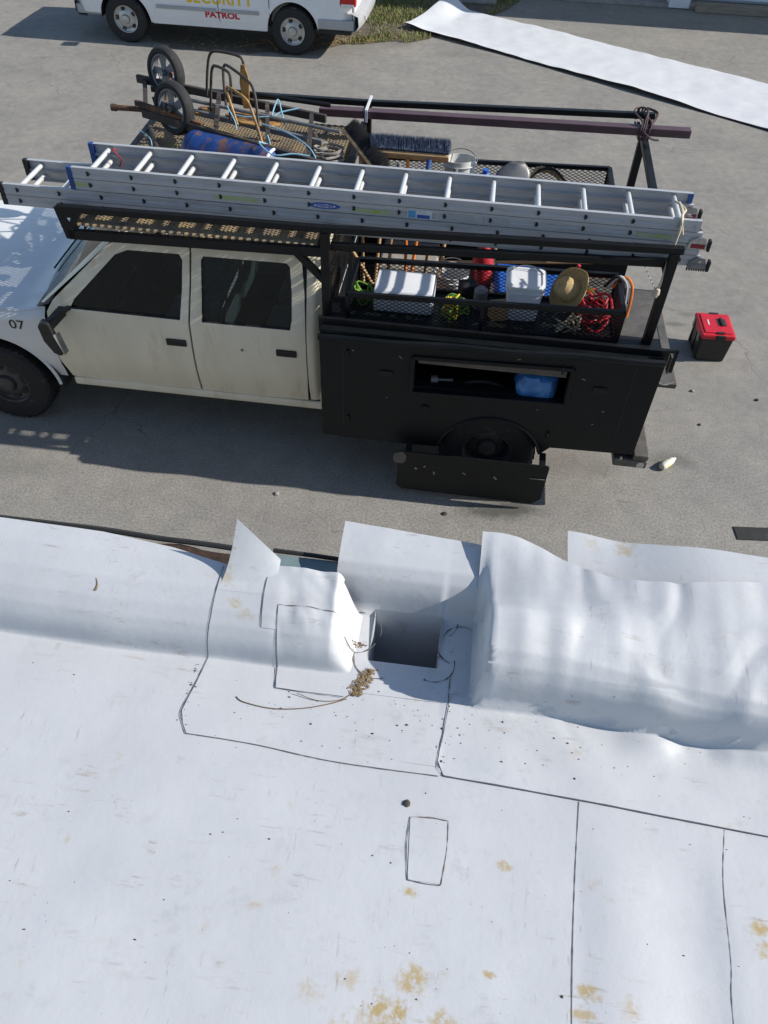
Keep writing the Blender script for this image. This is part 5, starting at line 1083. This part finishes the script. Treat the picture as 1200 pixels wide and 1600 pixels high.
for i in range(150):
    a = i / 150 * 2 * PI * 6; r = .13 + .03 * math.sin(i * .37); pts.append((4.80 + r * math.cos(a) * .85, .17 + r * 1.05 * math.sin(a), 1.47 + .18 * (i / 150) + .025 * math.sin(i * .9)))
mb.tube(pts, .010, 7); mb.build('hose_coil', 'red_paint', smooth=True, frame='T', origin=(4.8, .17, 1.45), label='tangled red hose coil in the rear of the near basket', cat='hose')
mb = MB(); mb.box((4.74, .19, 1.705), (.09, .025, .02), rotm('Z', -.6)); mb.build('knife', 'yellow_plastic', frame='T', origin=(4.74, .19, 1.69), bevel=.006, label='small yellow tool lying on the red hose coil', cat='tool')
for cx, cy, mt, lb, sd in ((3.13, .14, 'green_cord', 'tangle of green cord beside the white container', 1), (3.80, .06, 'green_cord', 'small green cord tangle behind the basket mesh', 2), (3.77, .05, 'yellow_plastic', 'bright yellow cord loop behind the basket mesh', 3), (4.62, .0, 'rope_cream', 'cream rope tangle in the near basket under the hat', 4)):
    r_ = random.Random(sd); pts = []; x, y, z = cx, cy, 1.46
    rad = .06 if mt == 'yellow_plastic' else .10
    for i in range(26): pts.append((cx + r_.uniform(-1, 1) * rad, cy + r_.uniform(-.6, .6) * rad, 1.445 + r_.random() * (.17 if mt != 'yellow_plastic' else .19)))
    mb = MB(); mb.tube(smooth_path(pts, 4), .007, 6); mb.build('cord_tangle', mt, smooth=True, frame='T', origin=(cx, cy, 1.43), label=lb, cat='cord')
for k, (s, t, mt, lb, h) in enumerate(((3.98, .24, 'grey_metal', 'grey metal canister in the middle of the near basket', .17), (4.12, .12, 'wood', 'brown wooden block beside the lidded pail', .13), (3.88, .33, 'black_plastic', 'black plastic case in the middle of the near basket', .15))):
    mb = MB()
    if k == 0: mb.lathe((s, t, 1.44), (0, 0, 1), [(.001, 0), (.05, 0), (.052, .01), (.052, h - .02), (.03, h), (.001, h)], 20); mb.build('canister', mt, smooth=True, frame='T', origin=(s, t, 1.44), label=lb, cat='canister')
    else: mb.box((s, t, 1.44 + h / 2), (.13, .11, h), rotm('Z', .3)); mb.build('case' if k == 2 else 'wood_block', mt, frame='T', origin=(s, t, 1.44), bevel=.012, label=lb, cat='case' if k == 2 else 'block')
# orange and white cord hanging at the back of the basket
for k, (mt, dx, lb) in enumerate((('orange_plastic', 0, 'orange cable hanging over the rear of the near basket'), ('sticker_white', -.035, 'white cable hanging over the rear of the near basket'), ('black_rubber', -.06, 'black cable hanging over the rear of the near basket'))):
    mb = MB(); mb.tube(smooth_path([(4.93 + dx, .32, 1.66), (5.0 + dx, .33, 1.745), (5.06 + dx, .30, 1.70), (5.075 + dx, .27, 1.58), (5.07 + dx, .24, 1.475)], 8), .011, 7); mb.build('cable', mt, smooth=True, frame='T', origin=(5.0, .3, 1.47), label=lb, cat='cable')
# blue bag in the open side compartment
mb = MB(); mb.lathe((4.47, -.13, .967), (0, 0, 1), [(.001, 0), (.13, .005), (.16, .05), (.16, .13), (.13, .21), (.06, .25), (.001, .26)], 30)
for v in mb.v: v += Vector((noise.noise(v * 11), .5 * noise.noise(v * 12 + Vector((5, 0, 0))), noise.noise(v * 10 + Vector((0, 7, 0))))) * .05 + Vector((noise.noise(v * 30), 0, noise.noise(v * 31))) * .02
for v in mb.v: v.z = max(v.z, .966 + rk(4.47)); v.y = max(v.y, -.245)
mb.build('plastic_bag', 'bag_blue', smooth=True, frame='T', origin=(4.47, -.13, 1.01), label='crumpled blue plastic bag in the open side compartment', cat='bag')
mb = MB(); mb.lathe((3.68, -.16, 1.03), (1, .1, 0), [(.001, 0), (.035, 0), (.035, .05), (.012, .055), (.012, .16), (.02, .165), (.001, .17)], 14); mb.build('spray_can', 'grey_metal', smooth=True, frame='T', origin=(3.7, -.16, .99), label='small dull metal can lying in the open side compartment', cat='can')
mb = MB(); mb.tube(smooth_path([(3.9, -.15, 1.00), (4.0, -.16, 1.05), (4.15, -.14, 1.04), (4.28, -.17, 1.00)], 6), .012, 7); mb.build('cable', 'black_rubber', smooth=True, frame='T', origin=(4.1, -.15, .99), label='black cable lying in the open side compartment', cat='cable')

# ================================================================== YARD OBJECTS
tb = thing('tool_box', 'black and red lidded plastic tool box standing on the asphalt', 'tool box', (6.395, 2.12, 0), 'T')
TBR = rotm('Z', 0.03); TC = Vector((6.395, 2.12, 0))
def tb_box(c, d, taper=None): return MB().box(TC + TBR @ Vector(c), d, TBR, taper)
tb_box((0, 0, .135), (.315, .385, .27), .90).build('body', 'black_plastic', tb, bevel=.014)
ld = tb_box((0, 0, .296), (.335, .405, .055)).build('lid', 'red_plastic', tb, bevel=.016)
tb_box((0, 0, .328), (.27, .33, .012)).build('lid_panel', 'red_plastic', ld, bevel=.006)
tb_box((.055, .02, .335), (.085, .13, .004)).build('handle_recess', 'seam_dark', ld); tb_box((.055, .02, .343), (.028, .135, .016)).build('carry_handle', 'black_plastic', ld, bevel=.005)
for y in (-.205, .205): tb_box((.02, y, .30), (.09, .018, .05)).build('latch', 'black_plastic', ld, bevel=.004)
tb_box((.02, -.165, .334), (.08, .03, .006)).build('latch_tab', 'black_plastic', ld, bevel=.002); tb_box((.0, .18, .332), (.08, .022, .006)).build('latch_tab', 'black_plastic', ld, bevel=.002)
for y in (-.12, .12): tb_box((-.168, y, .25), (.016, .045, .09)).build('side_latch', 'grey_metal', tb, bevel=.004)
tb_box((-.16, 0, .27), (.012, .16, .05)).build('side_handle', 'red_plastic', tb, bevel=.004)
tb_box((-.075, .01, .335), (.012, .09, .002)).build('brand_strip', 'sticker_white', ld)
for y in (-.14, .0, .14): tb_box((-.15, y, .12), (.018, .03, .2)).build('rib', 'black_plastic', tb, bevel=.004)
bt = thing('plastic_bottle', 'crushed clear bottle with yellow label lying on the asphalt', 'bottle', f2w('T', (5.83, .33, 0)))
mb = MB(); o_ = f2w('T', (5.80, .30, .034)); mb.lathe(o_, (.75, .62, 0), [(.001, -.09), (.028, -.088), (.034, -.075), (.034, .0), (.029, .02), (.034, .035), (.022, .07), (.012, .085), (.012, .10), (.001, .102)], 18)
for v in mb.v: v.z = max(.003, v.z + .006 * noise.noise(v * 40))
mb.build('shell', 'translucent_white', bt, smooth=True)
mb = MB(); mb.lathe(o_, (.75, .62, 0), [(.0348, -.075), (.0355, -.03), (.0348, .012)], 18); mb.build('label_wrap', 'pale_yellow_plastic', bt, smooth=True)
rn = random.Random(21)
for i, (x, y) in enumerate(((3.63, 7.1), (2.95, 6.1), (3.55, 6.0), (1.9, 5.2), (2.9, 5.6), (-.9, 4.5), (.5, 4.35))):
    mb = MB(); r = rn.uniform(.012, .024); mb.lathe((x, y, .003), (0, 0, 1), [(r, 0), (r * .9, r * .4), (r * .4, r * .8), (.0005, r * .85)], 7)
    for v in mb.v: v += Vector((noise.noise(v * 90), noise.noise(v * 95), 0)) * .008
    mb.build('stone', 'concrete' if i % 2 else 'speck', origin=(x, y, 0), label='small pale loose stone lying on the asphalt' if i % 2 else 'small dark loose stone lying on the asphalt', cat='stone', group='pale stones on the asphalt' if i % 2 else 'dark stones on the asphalt')

# ================================================================== PATROL CAR
pc = thing('patrol_car', 'white security patrol car with silver wheels parked beside the grass', 'car', (1.5, .9, 0), 'V')
VWB, VW = 2.99, 1.84
def vt(z):
    if z < .75: return .05 * ((.75 - z) / .4) ** 2
    if z < 1.05: return 0
    return .30 * (z - 1.05)
def vlow(s):
    for c in (0, VWB):
        q = .445 ** 2 - (s - c) ** 2
        if q > 0: return max(.40, .37 + math.sqrt(q))
    return .345 if .4 < s < 2.6 else .44
def vm(side): return (lambda s, t, z: Vector((s, t, z))) if side == 0 else (lambda s, t, z: Vector((s, VW - t, z)))
ss = lin(-.92, -.45, 12) + [-.4445, -.4435] + lin(-.44, .44, 40) + [.4435, .4445] + lin(.45, 2.54, 30) + [2.5455, 2.5465] + lin(2.55, 3.43, 40) + [3.4335, 3.4345] + lin(3.44, 4.02, 12)
def vtop(s): return interp(s, [-.95, -.6, .6, .75, 4.1], [.98, 1.04, 1.10, 1.12, 1.14])
for side in (0, 1):
    M_ = vm(side); c = MB()
    def vs_(s, v):
        z0 = vlow(s); z1 = vtop(s); z = z0 + (z1 - z0) * v; t = vt(z) + .16 * sstep(-s, .6, .95) ** 2 + .10 * sstep(s, 3.75, 4.05) ** 2 - .012 * math.exp(-((math.hypot(s, z - .37) - .48) / .05) ** 2) - .012 * math.exp(-((math.hypot(s - VWB, z - .37) - .48) / .05) ** 2)
        return M_(s, t, z)
    c.grid(vs_, ss, lin(0, 1, 20)); sp_ = c.build('body_side', 'car_white', pc, smooth=True, ang=60)
    for k, (s0, s1) in enumerate(((.56, 1.70), (1.71, 2.60))):
        def dz0(s): return max(.44, vlow(s) + .03)
        d = MB(); d.grid(lambda u, v: M_(s0 + (s1 - s0) * u, vt(dz0(s0 + (s1 - s0) * u) + (1.10 - dz0(s0 + (s1 - s0) * u)) * v) - .006, dz0(s0 + (s1 - s0) * u) + (1.10 - dz0(s0 + (s1 - s0) * u)) * v), lin(0, 1, 14), lin(0, 1, 12)); do = d.build('door', 'car_white', pc, smooth=True)
        d = MB(); d.box2(M_(s0 + .04, -.022, .585), M_(min(s1, 2.45) - .03, -.004, .64)); d.build('side_moulding', 'bumper_grey', do, bevel=.006)
        d = MB(); d.tube([M_(s1 + .004, vt(z) - .006, z) for z in lin(.45, 1.1, 8)], .006, 6); d.build('door_gap', 'seam_dark', do)
        d = MB(); d.box2(M_(s1 - .25, -.02, .98), M_(s1 - .09, -.002, 1.02)); d.build('door_handle', 'black_plastic', do)
        g = MB(); g.grid(lambda u, v: M_(s0 + .10 * (1 if k == 0 else 0) + .45 * v * (1 if k == 0 else 0) + (s1 - s0 - .07 - .10 * (1 if k == 0 else 0) - .45 * v * (1 if k == 0 else 0)) * u + .02, vt(1.14 + .46 * v) + .006, 1.14 + .46 * v), lin(0, 1, 3), lin(0, 1, 5)); g.build('window', 'tinted_glass', do)
    d = MB(); d.box2(M_(.47, .045, .325), M_(2.53, .12, .40)); d.build('rocker_panel', 'car_white', pc, bevel=.02)
    for cx in (0, VWB): MB().grid(lambda a, w: M_(cx + .452 * math.cos(a), .03 + w, .37 + .452 * math.sin(a)), lin(0, PI, 20), [0, .36]).build('wheel_well', 'interior_dark', pc)
    d = MB(); d.box2(M_(3.44, -.012, .445), M_(4.06, .05, .60)); d.build('lower_cladding', 'bumper_grey', pc, bevel=.02)
    d = MB(); d.box2(M_(-.90, .05, .40), M_(-.46, .10, .55)); d.build('lower_cladding', 'bumper_grey', pc, bevel=.02)
    d = MB(); d.box2(M_(3.82, -.006, .80), M_(4.10, .10, 1.25)); d.build('tail_light', 'lamp_red', pc, bevel=.02); d = MB(); d.box2(M_(3.83, -.010, .78), M_(4.08, .06, .85)); d.build('reversing_light', 'lamp_clear', pc, bevel=.02)
    d = MB(); d.box((M_(.74, -.12, 1.18)), (.10, .22, .16)); d.build('mirror', 'black_plastic', pc, bevel=.03)
    wheel(pc, M_(0, .12, .37), (0, -1 if side == 0 else 1, 0), R=.37, w=.24, rim='rim_silver', rr=.215, slots=True, hub=.065); wheel(pc, M_(VWB, .12, .37), (0, -1 if side == 0 else 1, 0), R=.37, w=.24, rim='rim_silver', rr=.215, slots=True, hub=.065)
    if side == 0:
        text_mesh('PATROL', .125, lambda x, y, w: Vector((1.76 + x, vt(.535 + y) - .0085, .535 + y)), bold=.006, xscale=1.32).build('lettering', 'text_red', pc)
        text_mesh('SECURITY', .27, lambda x, y, w: Vector((1.74 + x, -.0085, .79 + y)), bold=.006, xscale=.98).build('lettering', 'text_yellow', pc)
MB().grid(lambda s, u: Vector((s, .02 + (VW - .04) * u, vtop(s) + .06 * (1 - (2 * u - 1) ** 4) * sstep(s, -.95, -.5) + .002)), lin(-.93, .72, 16), lin(0, 1, 20)).build('hood', 'car_white', pc, smooth=True)
def vroof(s, u):
    z = interp(s, [1.25, 1.6, 3.4, 3.85], [1.70, 1.76, 1.76, 1.70]); t0 = vt(1.62); return Vector((s, t0 + (VW - 2 * t0) * u, z - .10 * abs(2 * u - 1) ** 4))
MB().grid(vroof, lin(1.22, 3.86, 16), lin(0, 1, 24)).build('roof', 'car_white', pc, smooth=True)
MB().add([(.74, .06, 1.12), (.74, VW - .06, 1.12), (1.24, VW - vt(1.62), 1.66), (1.24, vt(1.62), 1.66)], [(0, 1, 2, 3)]).build('windshield', 'tinted_glass', pc)
MB().add([(4.02, .08, 1.12), (4.02, VW - .08, 1.12), (3.86, VW - vt(1.62), 1.66), (3.86, vt(1.62), 1.66)], [(0, 1, 2, 3)]).build('rear_window', 'tinted_glass', pc)
for s0, s1 in ((.70, 1.25), (1.66, 1.76), (2.52, 2.70), (3.60, 4.02)):
    for side in (0, 1):
        M_ = vm(side); MB().grid(lambda u, v: M_((s0 + .05 * v + (s1 - s0 - .02) * u) if s0 > 1 else (.70 + .52 * v + .07 * u), vt(1.1 + .56 * v) + .003, 1.10 + .56 * v), [0, 1], lin(0, 1, 6)).build('pillar', 'car_white', pc)
for side in (0, 1):
    M_ = vm(side); MB().grid(lambda u, v: M_(2.68 + .95 * u, vt(1.14 + .46 * v) + .006, 1.14 + .46 * v), [0, 1], lin(0, 1, 5)).build('quarter_window', 'tinted_glass', pc)
MB().box2((.5, .06, .36), (4.0, VW - .06, .42)).build('floor_pan', 'interior_dark', pc); MB().box2((-.85, .4, .40), (.5, VW - .4, .98)).build('engine_bay', 'interior_dark', pc)
MB().box2((4.03, .10, .45), (4.06, VW - .10, 1.12)).build('tail_gate', 'car_white', pc)
def vb(u, v):
    e = 2 * u - 1; prof = [(3.98, .44), (4.17, .45), (4.22, .52), (4.21, .66), (4.10, .70), (3.98, .70)][v]
    return Vector((prof[0] - .07 * abs(e) ** 4, -.012 + (VW + .024) * u, prof[1]))
MB().grid(vb, lin(0, 1, 24), range(6)).build('rear_bumper', 'bumper_grey', pc, smooth=True, ang=50); MB().box2((4.222, .30, .55), (4.226, .36, .62)).build('bumper_plate', 'sticker_white', pc)
def vf(u, v):
    e = 2 * u - 1; prof = [(-.86, .36), (-1.02, .38), (-1.06, .46), (-1.05, .60), (-.94, .64), (-.86, .64)][v]
    return Vector((prof[0] + .16 * abs(e) ** 3, .02 + (VW - .04) * u, prof[1]))
MB().grid(vf, lin(0, 1, 24), range(6)).build('front_bumper', 'bumper_grey', pc, smooth=True, ang=50)
MB().box2((-.95, .35, .64), (-.90, VW - .35, .98)).build('grille', 'black_plastic', pc)
